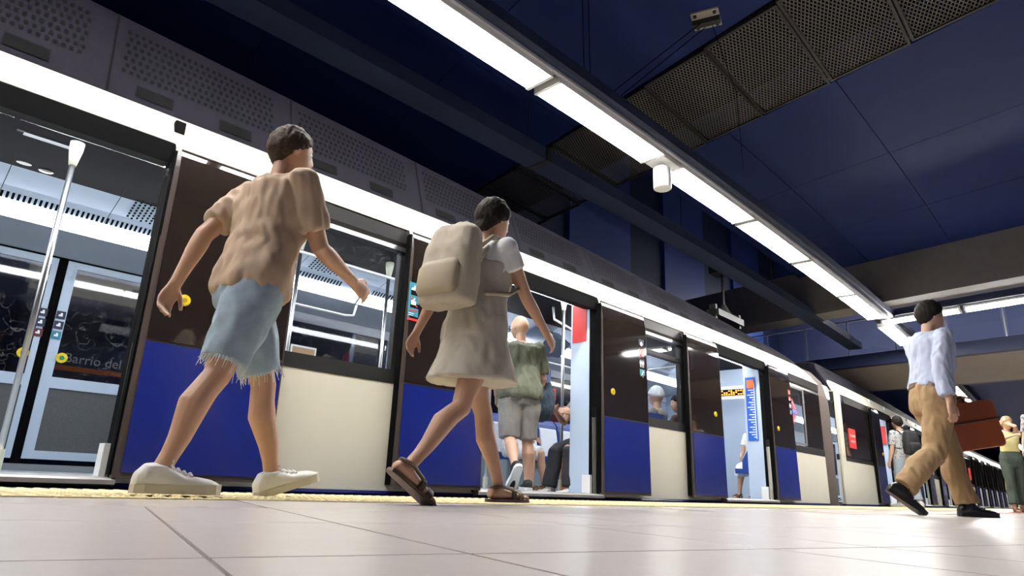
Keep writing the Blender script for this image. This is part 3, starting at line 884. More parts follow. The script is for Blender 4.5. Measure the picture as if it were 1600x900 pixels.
# ---- interior of the nearest car
INTERIOR = empty('unused', (0, 0, 0)); bpy.data.objects.remove(INTERIOR)
SL = [(1.40, 2.22), (1.70, 2.185), (1.90, 2.10), (2.0, 2.02)]
def slope(u):
    x = u * 3
    i = min(2, int(x)); f = x - i
    return (SL[i][0] + (SL[i + 1][0] - SL[i][0]) * f - .004, SL[i][1] + (SL[i + 1][1] - SL[i][1]) * f - .005)
def interior(P, car, S0, S1, far_doors, rich=True):
    a, b = S0 + .1, S1 - .05
    P('floor_plate', MB().sbox(a, b, .12, 2.5, -.05, FZ), INT_FLOOR)
    P('ceiling_panel', MB().prof([(.3, 2.2), (1.4, 2.22), (1.4, 2.25), (.3, 2.25)], a, b), INT_GREY)
    P('vent_panel', MB().prof(SL + [(2.02, 2.06), (1.9, 2.16), (1.70, 2.22), (1.4, 2.26)], a, b), INT_BLUE)
    P('chrome_trim', MB().prof([(1.385, 2.212), (1.415, 2.208), (1.415, 2.222), (1.385, 2.222)], a, b), mat('chrome_trim', (.85, .87, .9), .2, .9))
    s = a + .05; k = 0
    while s < b - .5:
        e = min(s + 1.65, b - .05)
        P('lamp_strip', MB().prof([(1.995, 2.01), (2.03, 1.955), (2.085, 1.915), (2.11, 1.95), (2.03, 2.04)], s, e), STRIP)
        P('lamp_joint', MB().prof([(1.99, 2.01), (2.03, 1.95), (2.09, 1.91), (2.11, 1.95), (2.03, 2.04)], e, e + .03), INT_GREY)
        P('near_lamp_strip', MB().prof([(.37, 2.08), (.38, 2.035), (.46, 2.02), (.5, 2.05), (.46, 2.09)], s, e), STRIP)
        if rich:
            mb = MB(); slots(mb, s + .1, e - .25, int((e - s) / .045), lambda u: slope(.80 + .16 * u), .018, 1.0)
            o = P('vent_slots', mb, BLACK); o['kind'] = 'stuff'
            mb = MB()
            for i in range(10):
                for j in range(8):
                    sx = s + .95 + i * .036; u = .22 + .055 * j + (.027 if i % 2 else 0)
                    p, q = slope(u), slope(u + .04)
                    mb.add([(sx, *p), (sx + .017, *p), (sx + .017, *q), (sx, *q)], [(0, 1, 2, 3)])
            o = P('speaker_grille', mb, BLACK); o['kind'] = 'stuff'
            mb = MB()
            for sx in (s + .1, s + .82):
                mb.add([(sx, *slope(0.02)), (sx + .006, *slope(0.02)), (sx + .006, *slope(.98)), (sx, *slope(.98))], [(0, 1, 2, 3)])
            P('panel_joint', mb, DARK)['kind'] = 'stuff'
        s = e + .03; k += 1
    P('lamp_cove', MB().prof([(2.085, 1.915), (2.44, 1.78), (2.46, 1.82), (2.11, 1.96)], a, b), mat('cove_grey', (.36, .41, .48), .4))
    # far wall with doors and windows
    x = a
    for d0, d1 in far_doors + [(b, b)]:
        if d0 - x > .3:
            P('far_wall', MB().sbox(x, d0, 2.45, 2.5, FZ, .85), INT_GREY)
            P('far_wall', MB().sbox(x, d0, 2.45, 2.5, 1.68, 2.0), INT_GREY)
            P('far_wall', MB().sbox(x, x + .12, 2.45, 2.5, .85, 1.68), INT_BLUE); P('far_wall', MB().sbox(d0 - .12, d0, 2.45, 2.5, .85, 1.68), INT_BLUE)
            if x < 6:
                P('far_window', MB().sbox(x + .12, d0 - .12, 2.47, 2.475, .85, 1.68), GLASS_F)
            else:
                P('far_wall', MB().sbox(x + .12, d0 - .12, 2.46, 2.49, .85, 1.68), INT_BLUE)
        if d1 > d0:
            P('far_door_header', MB().sbox(d0, d1, 2.43, 2.5, 1.77, 1.86), BLACK)
            mid = (d0 + d1) / 2
            for e0, e1, q in ((d0, mid - .035, 0), (mid + .035, d1, 1)):
                lf = P('far_door', MB().sbox(e0, e1, 2.46, 2.49, .14, .78), BLACK)
                for s0, s1, z0, z1 in ((e0, e0 + .075, .14, 1.77), (e1 - .045, e1, .14, 1.77), (e0, e1, 1.71, 1.77), (e0, e1, .70, .79), (e0, e1, .14, .205)):
                    P('leaf_frame', MB().sbox(s0, s1, 2.44, 2.46, z0, z1), INT_BLUE, lf)
                bpy.data.objects.remove(lf) if False else None
                P('kick_panel', MB().sbox(e0 + .075, e1 - .045, 2.452, 2.46, .205, .70), INT_PANEL, lf)
                P('leaf_glass', MB().sbox(e0 + .075, e1 - .045, 2.452, 2.458, .79, 1.71), GLASS_F, lf)
                bs_ = e0 + .11 if q else e1 - .09
                mb = MB(); mb.disc((bs_, 2.425, .95), .042, .02, 16, 0, 1); mb.disc((bs_, 2.42, .95), .018, .006, 12, 1, 1)
                P('door_button', mb, [YELLOW, GREEN], lf)
                sx = e0 + .035 if q else e1 - .025
                for zz, cc in ((1.30, NAVYP), (1.215, NAVYP), (1.13, mat('dark_red_print', (.10, .02, .03), .5) if not q else TEAL)):
                    kk = .033
                    mb = MB(); mb.box(sx - kk, sx + kk, 2.434, 2.44, zz - kk, zz + kk, 0)
                    mb.box(sx - kk * .5, sx + kk * .4, 2.4335, 2.434, zz - kk * .35, zz + kk * .1, 1); mb.disc((sx + kk * .1, 2.4334, zz + kk * .3), kk * .28, .0005, 8, 1, 1)
                    P('sticker', mb, [cc, WHITE_P], lf)
            P('far_threshold', MB().sbox(d0, d1, 2.3, 2.46, FZ, .10), mat('threshold_metal', (.30, .33, .37), .35, .6))
            P('far_door_gap', MB().sbox(mid - .035, mid + .035, 2.455, 2.475, .10, 1.77), BLACK)
            x = d1
    return

FAR = [(-3.0, -2.4), (.30, 1.70), (4.52, 5.92), (8.72, 10.12)]
interior(P1, car1, *CAR1, FAR)
def pole(P, s, t, z0=FZ, z1=2.2):
    p = W(s, t)
    o = obj('grab_pole', MB().tube([(p.x, p.y, z0), (p.x, p.y, z1)], .017, 10), ALU, car1, smooth=True)
    obj('pole_collar', MB().tube([(p.x, p.y, z1 - .16), (p.x, p.y, z1 - .05), (p.x, p.y, z1)], [.022, .04, .042], 12), mat('cream_collar', (.62, .64, .52), .5), o, smooth=True)
    obj('pole_foot', MB().tube([(p.x, p.y, z0), (p.x, p.y, z0 + .12)], .028, 12), MATS['cream_collar'], o)
for s, t, z1 in ((.645, .72, 2.1), (5.56, .72, 2.2), (2.55, 1.3, 2.2), (5.05, 1.35, 2.2), (3.55, 1.35, 2.2), (8.95, .9, 2.2), (6.9, 1.3, 2.2), (7.6, 1.3, 2.2)):
    pole(P1, s, t, FZ, z1)
def rail3(pts, r=.014, nm='hand_rail'):
    return obj(nm, MB().tube(bend(pts), r, 8), mat('white_rail', (.75, .77, .8), .3, .3), car1, smooth=True)
rail3([(1.9, 1.1, 1.95), (2.6, 1.1, 1.95), (3.45, 1.1, 1.95), (3.58, 1.1, 1.97), (3.62, 1.1, 2.06), (3.62, 1.1, 2.2)])
rail3([(1.9, 2.1, 1.76), (2.8, 2.1, 1.76), (3.55, 2.1, 1.76), (3.66, 2.1, 1.78), (3.68, 2.1, 1.9)])
rail3([(5.7, 1.0, 2.15), (5.55, .85, 1.95), (5.72, .7, 1.83), (5.95, .7, 1.83)])
rail3([(5.4, 2.15, 1.80), (6.5, 2.15, 1.80), (7.6, 2.15, 1.80)])
rail3([(8.7, .7, 2.1), (9.0, .9, 1.98), (9.4, .75, 2.02)])
rail3([(8.8, 1.6, 1.92), (9.0, 1.0, 1.98), (9.1, .6, 2.1)])
# white bench seats with blue shells along the far wall, blue wall panel, posters
for k in range(9):
    s = 5.98 + k * .46 if k < 6 else 1.85 + (k - 6) * .46
    back = P1('seat_back', MB().prof([(2.18, .47), (2.25, .93), (2.31, 1.0), (2.36, .93), (2.3, .45)], s, s + .43, n=3), SEATB)
    P1('white_cushion', MB().prof([(2.15, .50), (2.215, .86), (2.235, .88), (2.19, .48)], s + .035, s + .395, n=2), mat('white_seat', (.66, .70, .76), .4), back)
    P1('seat_pan', MB().prof([(1.80, .44), (1.80, .47), (2.2, .46), (2.3, .44), (2.3, .40), (1.82, .40)], s, s + .43, n=2), SEATB)
P1('seat_base', MB().sbox(5.95, 8.7, 1.9, 2.42, FZ, .40), mat('seat_base_grey', (.24, .29, .33), .45))
P1('seat_base', MB().sbox(1.83, 3.3, 1.9, 2.42, FZ, .40), MATS['seat_base_grey'])
P1('blue_wall_panel', MB().sbox(6.55, 7.25, 2.30, 2.43, .95, 1.74), SEATB)
mb = MB(); mb.box(6.78, 7.05, 2.29, 2.30, 1.18, 1.32, 0); mb.box(6.79, 6.86, 2.288, 2.29, 1.20, 1.30, 1)
for i in range(3): mb.box(6.89 + i * .05, 6.92 + i * .05, 2.288, 2.29, 1.26, 1.30, 1)
P1('panel_sticker', mb, [BLUEP, WHITE_P])
P1('red_notice', MB().sbox(7.32, 7.5, 2.40, 2.42, 1.33, 1.5), RED)
mb = MB(); mb.box(3.15, 3.45, 2.425, 2.44, 1.02, 1.42, 0); mb.box(3.17, 3.43, 2.42, 2.425, 1.2, 1.40, 1); mb.box(3.3, 3.43, 2.418, 2.42, 1.1, 1.24, 2)
P1('poster', mb, [WHITE_P, mat('tan_print', (.45, .30, .15), .5), mat('salmon_print', (.6, .25, .18), .5)])
P1('wall_notice', MB().sbox(5.55, 5.85, 2.40, 2.42, 1.2, 1.6), WHITE_P)
P1('speaker_box', MB().prof([(1.75, 2.12), (1.55, 1.95), (1.75, 1.78), (2.05, 1.82), (2.05, 2.0)], 6.25, 6.75), mat('smoked_dome', (.05, .07, .11), .25))
# draught screens beside the doors (blue with a cut corner)
def screen(s, pts):
    P1('draught_screen', MB().prof(pts, s, s + .03, n=1), SEATB)
SCR1 = [(.1, FZ), (.18, FZ), (.16, .22), (.33, .40), (.33, .50), (.14, .74), (.1, .74)]
SCR2 = [(.1, FZ), (.24, FZ), (.30, .30), (.46, .45), (.46, .58), (.24, .93), (.1, .98)]
screen(5.30, SCR1); screen(9.50, SCR2); screen(3.55, SCR1)
P1('orange_seat_base', MB().prof([(.15, FZ), (.62, FZ), (.58, .38), (.15, .40)], 5.45, 5.9), ORANGE)
for k in range(3):
    P1('seat_back', MB().prof([(.28, .47), (.22, .95), (.16, .95), (.14, .45)], 5.4 + k * .46, 5.83 + k * .46), SEATB)
    P1('seat_pan', MB().prof([(.62, .44), (.62, .47), (.25, .46), (.16, .44), (.16, .40), (.62, .40)], 5.4 + k * .46, 5.83 + k * .46), SEATB)
    P1('seat_back', MB().prof([(.28, .47), (.22, .95), (.16, .95), (.14, .45)], 9.6 + k * .46, 10.03 + k * .46), SEATB)
    P1('seat_pan', MB().prof([(.62, .44), (.62, .47), (.25, .46), (.16, .44), (.16, .40), (.62, .40)], 9.6 + k * .46, 10.03 + k * .46), SEATB)
# jamb signs, route strip, display
P1('red_jamb_sign', MB().box(5.222, 5.227, .14, .32, 1.55, 1.95, 0, 1), RED)
strip = P1('route_strip', MB().box(9.416, 9.421, .16, .31, .86, 1.78, 0, 1), BLUEP)
mb = MB()
for i in range(22):
    z = .9 + i * .036
    mb.box(9.414, 9.416, .19, .20 + .09 * ((i * 7) % 5 + 1) / 5, z, z + .012, 0)
mb.box(9.414, 9.416, .175, .185, .88, 1.7, 0)
P1('route_ticks', mb, WHITE_P, strip)
P1('orange_head', MB().box(9.412, 9.416, .18, .29, 1.62, 1.74), ORANGE, strip)
dsp = P1('display_box', MB().box(10.45, 10.5, .6, 1.9, 1.62, 1.84), WHITE)
P1('display_screen', MB().box(10.44, 10.45, .7, 1.8, 1.68, 1.78), BLACK, dsp)
mb = MB()
rnd = random.Random(3)
for i in range(26):
    y = .72 + i * .041
    for j in range(3):
        if rnd.random() < .75: mb.box(10.437, 10.44, y, y + .026, 1.69 + j * .028, 1.71 + j * .028)
P1('display_characters', mb, ORANGE_E, dsp)
P1('cab_wall', MB().box(10.9, 10.95, .95, 2.45, FZ, 2.2), INT_BLUE)
for s in (.35, 4.7, 8.9):
    mb = MB().prof([(1.05, 2.205), (1.13, 2.205), (1.13, 2.225), (1.05, 2.225)], s, s + .35)
    P1('ceiling_recess', mb, DARK)
    P1('recess_lamp', MB().prof([(1.07, 2.20), (1.11, 2.20), (1.11, 2.206), (1.07, 2.206)], s + .04, s + .31), INT_GREY)
mb = MB(); mb.ball((.62, 1.62, 2.185), (.05, .03, .012), 10)
P1('camera_dome', mb, ALU); 
mb = MB(); mb.ball((.48, 1.60, 2.19), (.05, .03, .008), 12)
P1('smoke_sensor', mb, WHITE)

# ---- gangway bellows
def bellows(s0, s1, label):
    root = empty('gangway_bellows', W((s0 + s1) / 2, 1.3, 0), label, 'bellows')
    n = 9
    m_ = mat('bellows_rubber', (.105, .082, .072), .6)
    for k in range(n):
        a = s0 + (s1 - s0) * k / n; b = s0 + (s1 - s0) * (k + 1) / n; c = (a + b) / 2
        def path(o): return [(.10 + o, -.3), (.10 + o, 1.5), (.12 + o, 1.85), (.20 + o, 2.15), (.38 + o, 2.36 - o), (.8, 2.45 - o), (2.4, 2.45 - o), (2.4, 2.3), (.8, 2.3), (.5, 2.2), (.35, 2.0), (.3, 1.5), (.3, -.3)]
        vs = []
        for s, o in ((a, .05), (c, 0.0), (b, .05)):
            vs += [(s, t, z) for t, z in path(o)]
        kk = len(path(0)); fs = []
        for i in range(2):
            for j in range(kk):
                q = (j + 1) % kk; fs.append((i * kk + j, i * kk + q, (i + 1) * kk + q, (i + 1) * kk + j))
        fs += [tuple(range(kk))[::-1], tuple(2 * kk + j for j in range(kk))]
        m = MB(); m.add(vs, fs)
        obj('bellows_fold', m, m_, root, bent=True)
    return root
bellows(11.87, 12.70, 'ribbed dark brown gangway bellows joining the first two train cars')

OP2 = [(15.75, 17.1), (19.95, 21.3), (24.15, 25.5)]
car2, P2 = build_car('train_car', 12.72, 29.3, OP2, .70, 'second train car, with a red starred sticker on its dark side', roof_h=(2.62, 2.5), detail=False, round_start=True, blank_first=True)
interior(P2, car2, 12.72, 29.3, [(16.5, 17.9), (20.7, 22.1), (24.9, 26.3)], rich=False)
for o0, o1 in OP2:
    door_leaf(car2, o0 - .70, o0, o0 - .12)
    door_leaf(car2, o1, o1 + .70, o1 + .2)
P2('dark_side_glass', MB().prof([(.0, .86), (.018, 1.82), (.03, 1.82), (.012, .86)], 13.1, 15.0), BROWN_GLASS)
P2('end_strip', MB().sbox(12.72, 12.95, -.02, .03, .02, 2.0), CREAM2)
rs = P2('red_sticker', MB().box(13.34, 13.78, -.008, .002, 1.02, 1.38), RED)
def star(x, y, r): return [(x + (r if i % 2 == 0 else r * .42) * math.sin(math.pi * i / 5), y + (r if i % 2 == 0 else r * .42) * math.cos(math.pi * i / 5)) for i in range(10)]
mb = MB()
for i in range(7):
    x = (13.41 + .10 * i) if i < 4 else (13.46 + .10 * (i - 4)); y = 1.25 if i < 4 else 1.15
    pts = star(x, y, .036); n = len(pts)
    mb.add([(px, -.010, py) for px, py in pts] + [(x, -.010, y)], [(j, (j + 1) % n, n) for j in range(n)])
P2('white_stars', mb, WHITE_P, rs)
P2('dark_cap', MB().prof([(.02, 1.84), (.03, 1.98), (.05, 1.98), (.04, 1.84)], 13.3, 15.0), DARK)
mb = MB().box(17.04, 17.06, .12, .33, 1.35, 1.75)
P2('red_jamb_sign', mb, RED)

bellows(29.35, 30.1, 'distant gangway bellows between the second and third train cars')
OP3 = [(33, 34.4), (37.2, 38.6), (41.4, 42.8)]
car3, P3 = build_car('train_car', 30.15, 46, OP3, .7, 'third train car, small and far down the platform', roof_h=(2.5, 2.5), detail=False, blank_first=True)
for o0, o1 in OP3:
    door_leaf(car3, o0 - .70, o0); door_leaf(car3, o1, o1 + .70)
    P3('lamp_strip', MB().prof([(1.995, 2.01), (2.085, 1.915), (2.11, 1.95)], o0 - 1, o1 + 1), STRIP)
P3('floor_plate', MB().sbox(30.2, 46, .12, 2.5, -.05, FZ), INT_FLOOR)
P3('far_wall', MB().sbox(30.2, 46, 2.45, 2.5, FZ, 2.1), INT_BLUE)
rs = P3('red_sticker', MB().box(30.9, 31.4, -.02, .0, 1.0, 1.45), RED)
OP4 = [(49.5, 51), (53.7, 55.2), (58, 59.4)]
car4, P4 = build_car('train_car', 46.6, 62, OP4, .7, 'farthest train car, barely visible at the platform end', roof_h=(2.5, 2.5), detail=False)
for o0, o1 in OP4:
    door_leaf(car4, o0 - .70, o0); door_leaf(car4, o1, o1 + .70)
P4('far_wall', MB().sbox(46.7, 62, 2.45, 2.5, FZ, 2.1), INT_BLUE)

# ---- station sign on the far wall, seen through the train
sg = empty('station_sign', W(2.2, 3.38, .7), 'dark blue station name sign with orange stripe, seen through the far train door', 'sign')
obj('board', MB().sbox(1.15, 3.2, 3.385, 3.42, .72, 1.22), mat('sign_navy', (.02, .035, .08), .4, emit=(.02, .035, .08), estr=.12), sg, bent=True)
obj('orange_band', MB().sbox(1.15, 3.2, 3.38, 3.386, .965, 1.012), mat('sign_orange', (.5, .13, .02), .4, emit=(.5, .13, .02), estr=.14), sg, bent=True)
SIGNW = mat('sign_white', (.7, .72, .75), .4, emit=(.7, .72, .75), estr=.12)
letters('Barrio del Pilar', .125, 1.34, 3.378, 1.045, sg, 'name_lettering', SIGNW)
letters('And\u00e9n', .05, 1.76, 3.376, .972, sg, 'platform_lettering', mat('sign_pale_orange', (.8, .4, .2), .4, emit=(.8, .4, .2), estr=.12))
obj('map_panel', MB().sbox(1.3, 1.72, 3.38, 3.386, .75, .94), mat('sign_blue', (.04, .07, .13), .4), sg, bent=True)

# ================================================================ PEOPLE
SKIN = mat('skin', (0.52, 0.31, 0.21), 0.5, noise_amt=0.08, noise_scale=20)
SKIN2 = mat('tanned_skin', (0.42, 0.235, 0.15), 0.5, noise_amt=0.08, noise_scale=20)
EYEW = mat('eye_white', (.8, .8, .8), .2)
EYEI = mat('eye_iris', (.05, .03, .02), .2)

def remesh(name, mb, vox, smooth_it=4, fac=0.5, wrinkle=0.0, wscale=9.0, seed=0.0):
    """join the lofted volumes of one figure or garment into a single continuous surface"""
    me = mesh_from(name, mb.v, mb.f, mb.m, [])
    import bmesh
    bm = bmesh.new(); bm.from_mesh(me)
    bmesh.ops.recalc_face_normals(bm, faces=bm.faces)
    bm.to_mesh(me); bm.free()
    o = bpy.data.objects.new(name, me); COL.objects.link(o)
    r = o.modifiers.new('r', 'REMESH'); r.mode = 'VOXEL'; r.voxel_size = vox; r.use_smooth_shade = True
    if smooth_it:
        k = o.modifiers.new('s', 'SMOOTH'); k.iterations = smooth_it; k.factor = fac
    dg = bpy.context.evaluated_depsgraph_get()
    out = bpy.data.meshes.new_from_object(o.evaluated_get(dg))
    bpy.data.objects.remove(o); bpy.data.meshes.remove(me)
    if wrinkle:
        nrm = [v.normal.copy() for v in out.vertices]
        for v, n in zip(out.vertices, nrm):
            c = v.co
            a = noise.noise((c.x * wscale + seed, c.y * wscale, c.z * wscale * .55)) + .5 * noise.noise((c.x * wscale * 2.3, c.y * wscale * 2.3 + seed, c.z * wscale * 1.2))
            v.co = c + n * wrinkle * (.35 + a + .55 * noise.noise((c.x * wscale * 4 + c.z * 9, c.y * wscale * 4 + seed, c.z * wscale * 1.5)))
    out.polygons.foreach_set('use_smooth', [True] * len(out.polygons))
    out.update()
    out.name = name
    return out

def place_mesh(name, me, m, parent, origin):
    """vertices are world; put the origin where asked"""
    o_w = Vector(origin)
    me.transform(Matrix.Translation(-o_w))
    me.materials.clear()
    for x in (m if isinstance(m, (list, tuple)) else [m]):
        me.materials.append(x)
    o = bpy.data.objects.new(name, me)
    o.location = o_w - world_loc(parent)
    COL.objects.link(o); o.parent = parent
    return o

class Figure:
    """one walking / standing / sitting person; local axes x forward, y left, z up"""
    def __init__(self, name, label, pos, yaw, H=1.75, female=False, lean=0.0, side=0.0, twist=0.0, head=(0, 0), arms=None, legs=None,
                 pelvis_z=None, skin=None, vox=0.008, bulk=1.0, group=None, feet='shoe', fist=0.35):
        self.H = H; self.skin = skin or SKIN; self.vox = vox; self.name = name; self.feet = feet; self.fem = female; self.bulk = bulk
        self.root = empty(name, pos, label, 'person', group)
        self.pos = Vector(pos)
        self.Rz = Matrix.Rotation(yaw, 3, 'Z')
        k = H
        arms = arms or {}; legs = legs or {}
        Rt = Matrix.Rotation(lean, 3, 'Y') @ Matrix.Rotation(side, 3, 'X')
        Rtw = Rt @ Matrix.Rotation(twist, 3, 'Z')
        self.Rt, self.Rtw = Rt, Rtw
        up = Rt @ Vector((0, 0, 1))
        hw = (.050 if not female else .050) * k
        sw = (.102 if not female else .090) * k * (0.5 + 0.5 * bulk)
        P = {}
        P['pelvis'] = Vector((0, 0, 0))
        P['neck'] = up * .285 * k
        P['head0'] = up * .335 * k
        self.Rh = Rt @ Matrix.Rotation(-lean * .6, 3, 'Y') @ Matrix.Rotation(head[1], 3, 'Z') @ Matrix.Rotation(head[0], 3, 'Y')
        P['head'] = P['head0'] + self.Rh @ Vector((.012 * k, 0, .060 * k))
        for sd, nm in ((1, 'L'), (-1, 'R')):
            P['sh' + nm] = Rtw @ Vector((-.005 * k, sd * sw, .268 * k))
            a = dict(flex=0, abd=.12, elbow=.2, inw=0.0, wrist=0.0, roll=0.0); a.update(arms.get(nm, {}))
            A = Rtw @ Matrix.Rotation(sd * a['abd'], 3, 'X') @ Matrix.Rotation(-a['flex'], 3, 'Y')
            P['el' + nm] = P['sh' + nm] + A @ Vector((0, 0, -.172 * k))
            B = A @ Matrix.Rotation(-sd * a['inw'], 3, 'Z') @ Matrix.Rotation(-a['elbow'], 3, 'Y')
            P['wr' + nm] = P['el' + nm] + B @ Vector((0, 0, -.148 * k))
            self.__dict__['hand' + nm] = B @ Matrix.Rotation(-a['wrist'], 3, 'Y') @ Matrix.Rotation(sd * a['roll'], 3, 'Z')
            self.__dict__['fist' + nm] = a.get('fist', fist)
            P['hip' + nm] = Vector((0, sd * hw, -.015 * k))
            l = dict(flex=0, abd=.03, knee=.05, foot=0.0, toe=0.0, out=.08); l.update(legs.get(nm, {}))
            T = Matrix.Rotation(sd * l['abd'], 3, 'X') @ Matrix.Rotation(-l['flex'], 3, 'Y')
            P['kn' + nm] = P['hip' + nm] + T @ Vector((0, 0, -.245 * k))
            Sh = T @ Matrix.Rotation(l['knee'], 3, 'Y')
            P['an' + nm] = P['kn' + nm] + Sh @ Vector((0, 0, -.232 * k))
            self.__dict__['foot' + nm] = Matrix.Rotation(sd * l['out'], 3, 'Z') @ Matrix.Rotation(-l['foot'], 3, 'Y')
        # lowest sole point -> ground
        lo = 1e9
        for nm in 'LR':
            F = self.__dict__['foot' + nm]
            for q in ((-.03 * k, 0, -.043 * k), (.115 * k, 0, -.043 * k)):
                lo = min(lo, (P['an' + nm] + F @ Vector(q)).z)
        dz = -lo if pelvis_z is None else pelvis_z
        for q in P: P[q] = P[q] + Vector((0, 0, dz))
        self.P = P
        self.arms = arms; self.legs = legs
    # local -> world
    def w(self, v): return self.pos + self.Rz @ Vector(v)
    def ring(self, c, X, Y, rx, ry, n=16, pw=1.0):
        out = []
        for j in range(n):
            a = 2 * math.pi * j / n
            ca, sa = math.cos(a), math.sin(a)
            out.append(self.w(c + X * (rx * math.copysign(abs(ca) ** pw, ca)) + Y * (ry * math.copysign(abs(sa) ** pw, sa))))
        return out
    def limb(self, mb, pts, radii, flat=1.0, n=14):
        rs = []
        up = Vector((1, 0, 0))
        for i, p in enumerate(pts):
            d = (pts[min(i + 1, len(pts) - 1)] - pts[max(0, i - 1)]).normalized()
            Y = d.cross(up)
            if Y.length < .1: Y = d.cross(Vector((0, 0, 1)))
            Y.normalize(); X = Y.cross(d).normalized()
            r = radii[i]
            rs.append(self.ring(p, X, Y, r, r * flat, n))
        mb.rings(rs)
    def torso_rings(self, infl=0.0, lo=-.075, hi=.30, belly=0.0):
        k = self.H; f = self.fem; b = self.bulk
        prof = [(-.085, .060, .050), (-.06, .086, .064), (-.02, .098, .072), (.02, .097 if not f else .101, .069), (.06, .090 if not f else .092, .062),
                (.105, .084 if not f else .075, .058), (.15, .087 if not f else .076, .061), (.195, .094 if not f else .082, .066 if not f else .068), (.235, .101 if not f else .087, .066), (.262, .099 if not f else .084, .058),
                (.280, .078, .048), (.292, .052, .040), (.305, .036, .036)]
        zs = [p[0] for p in prof]
        use = sorted(set([lo] + [z for z in zs if lo < z < hi] + [hi]))
        rs = []
        for z in use:
            hw_ = np.interp(z, zs, [p[1] for p in prof]) * k * (b if z < .27 else 1); hd = np.interp(z, zs, [p[2] for p in prof]) * k * (b if z < .27 else 1)
            Rm = self.Rt if z < .1 else self.Rtw
            c = self.P['pelvis'] + Rm @ Vector((.0 + (.012 * k if .12 < z < .26 else 0) * .5, 0, z * k))
            X = Rm @ Vector((1, 0, 0)); Y = Rm @ Vector((0, 1, 0))
            g = infl
            if belly and z < .12: g = infl + belly * (1 - abs(z - .03) / .15)
            rs.append(self.ring(c, X, Y, hd + g, hw_ + g, 20, .85))
        return rs
    def lerp(self, a, b, t): return self.P[a].lerp(self.P[b], t)
    def leg_path(self, nm, t0, t1):
        """t 0 hip, 1 knee, 2 ankle"""
        P = self.P
        def at(t): return P['hip' + nm].lerp(P['kn' + nm], t) if t <= 1 else P['kn' + nm].lerp(P['an' + nm], t - 1)
        n = max(4, int((t1 - t0) * 6))
        ts = [t0 + (t1 - t0) * i / n for i in range(n + 1)]
        return ts, [at(t) + self.calf(nm, t) for t in ts]
    def calf(self, nm, t):
        if t <= 1.05: return Vector((0, 0, 0))
        d = (self.P['an' + nm] - self.P['kn' + nm]).normalized()
        back = Vector((0, 1, 0)).cross(d); back.normalize()
        if back.x > 0: back = -back
        return back * .012 * self.H * math.exp(-((t - 1.32) / .22) ** 2)
    def leg_r(self, t):
        k = self.H; q = .93 if self.fem else 1.0
        return float(np.interp(t, [0, .15, .5, .85, 1.0, 1.12, 1.33, 1.6, 1.85, 2.0], [.056, .056, .046, .034, .0315, .030, .0345, .026, .0195, .0200])) * k * q * (.5 + .5 * self.bulk)
    def arm_path(self, nm, t0, t1):
        P = self.P
        def at(t): return P['sh' + nm].lerp(P['el' + nm], t) if t <= 1 else P['el' + nm].lerp(P['wr' + nm], t - 1)
        n = max(3, int((t1 - t0) * 6))
        ts = [t0 + (t1 - t0) * i / n for i in range(n + 1)]
        return ts, [at(t) for t in ts]
    def arm_r(self, t):
        k = self.H; q = .85 if self.fem else 1.0
        return float(np.interp(t, [0, .2, .5, .9, 1.0, 1.25, 1.7, 2.0], [.034, .0335, .029, .0235, .0235, .0245, .0175, .0155])) * k * q * (.6 + .4 * self.bulk)
    def body(self):
        mb = MB(); k = self.H; P = self.P
        mb.rings(self.torso_rings())
        self.limb(mb, [P['neck'] - Vector((0, 0, .02 * k)), P['neck'].lerp(P['head0'], .5), P['head0'] + self.Rh @ Vector((.004 * k, 0, .03 * k))], [.034 * k, .029 * k, .0295 * k])
        for nm in 'LR':
            ts, ps = self.leg_path(nm, 0, 2); self.limb(mb, ps + [P['an' + nm] + self.__dict__['foot' + nm] @ Vector((0, 0, -.012 * k))], [self.leg_r(t) for t in ts] + [.021 * k])
            ts, ps = self.arm_path(nm, 0, 2); self.limb(mb, ps, [self.arm_r(t) for t in ts])
            mb.ball(self.w(P['sh' + nm]), .032 * k, 12)
            self.hand(mb, nm); self.foot(mb, nm)
        self.head(mb)
        me = remesh('body', mb, self.vox, 2, .5)
        o = place_mesh('body', me, self.skin, self.root, self.pos)
        # eyes
        for sd in (1, -1):
            e = MB()
            c = P['head'] + self.Rh @ Vector((.0455 * k, sd * .0185 * k, .004 * k))
            e.ball(self.w(c), .0075 * k, 10, 0)
            e.ball(self.w(c + self.Rh @ Vector((.0052 * k, 0, 0))), .0035 * k, 8, 1)
            obj('eye', e, [EYEW, EYEI], o, smooth=True)
        self.body_o = o
        return o
    def head_pt(self, u, v, infl=0.0):
        """u polar from crown, v azimuth (0 = forward)"""
        k = self.H / 1.75
        x, y, z = math.sin(u) * math.cos(v), math.sin(u) * math.sin(v), math.cos(u)
        rx, ry, rz = (.100 if x > 0 else .108), .082, .125
        px, py, pz = x * rx, y * ry, z * rz
        if z < -.1:
            t = min(1, (-z - .1) / .9)
            py *= 1 - .30 * t
            if x < 0: px *= 1 - .55 * t
            else: px = px * (1 - .05 * t) + .030 * t * max(0, x + .3)
        g = lambda a, b, s_: math.exp(-((a - b) / s_) ** 2)
        if x > .3:
            px += .024 * g(py, 0, .011) * g(pz, -.022, .020) + .010 * g(py, 0, .009) * g(pz, .002, .02)
            px -= .011 * (g(py, .032, .014) + g(py, -.032, .014)) * g(pz, .006, .013)
            px += .006 * g(pz, .030, .010) * g(abs(py), .03, .03)
            px += .006 * g(py, 0, .02) * (g(pz, -.058, .006) + g(pz, -.069, .006)) - .005 * g(py, 0, .022) * g(pz, -.0635, .0035)
            px += .008 * g(py, 0, .02) * g(pz, -.098, .014)
        n = Vector((x / rx, y / ry, z / rz)).normalized()
        return (Vector((px, py, pz)) + n * infl) * k
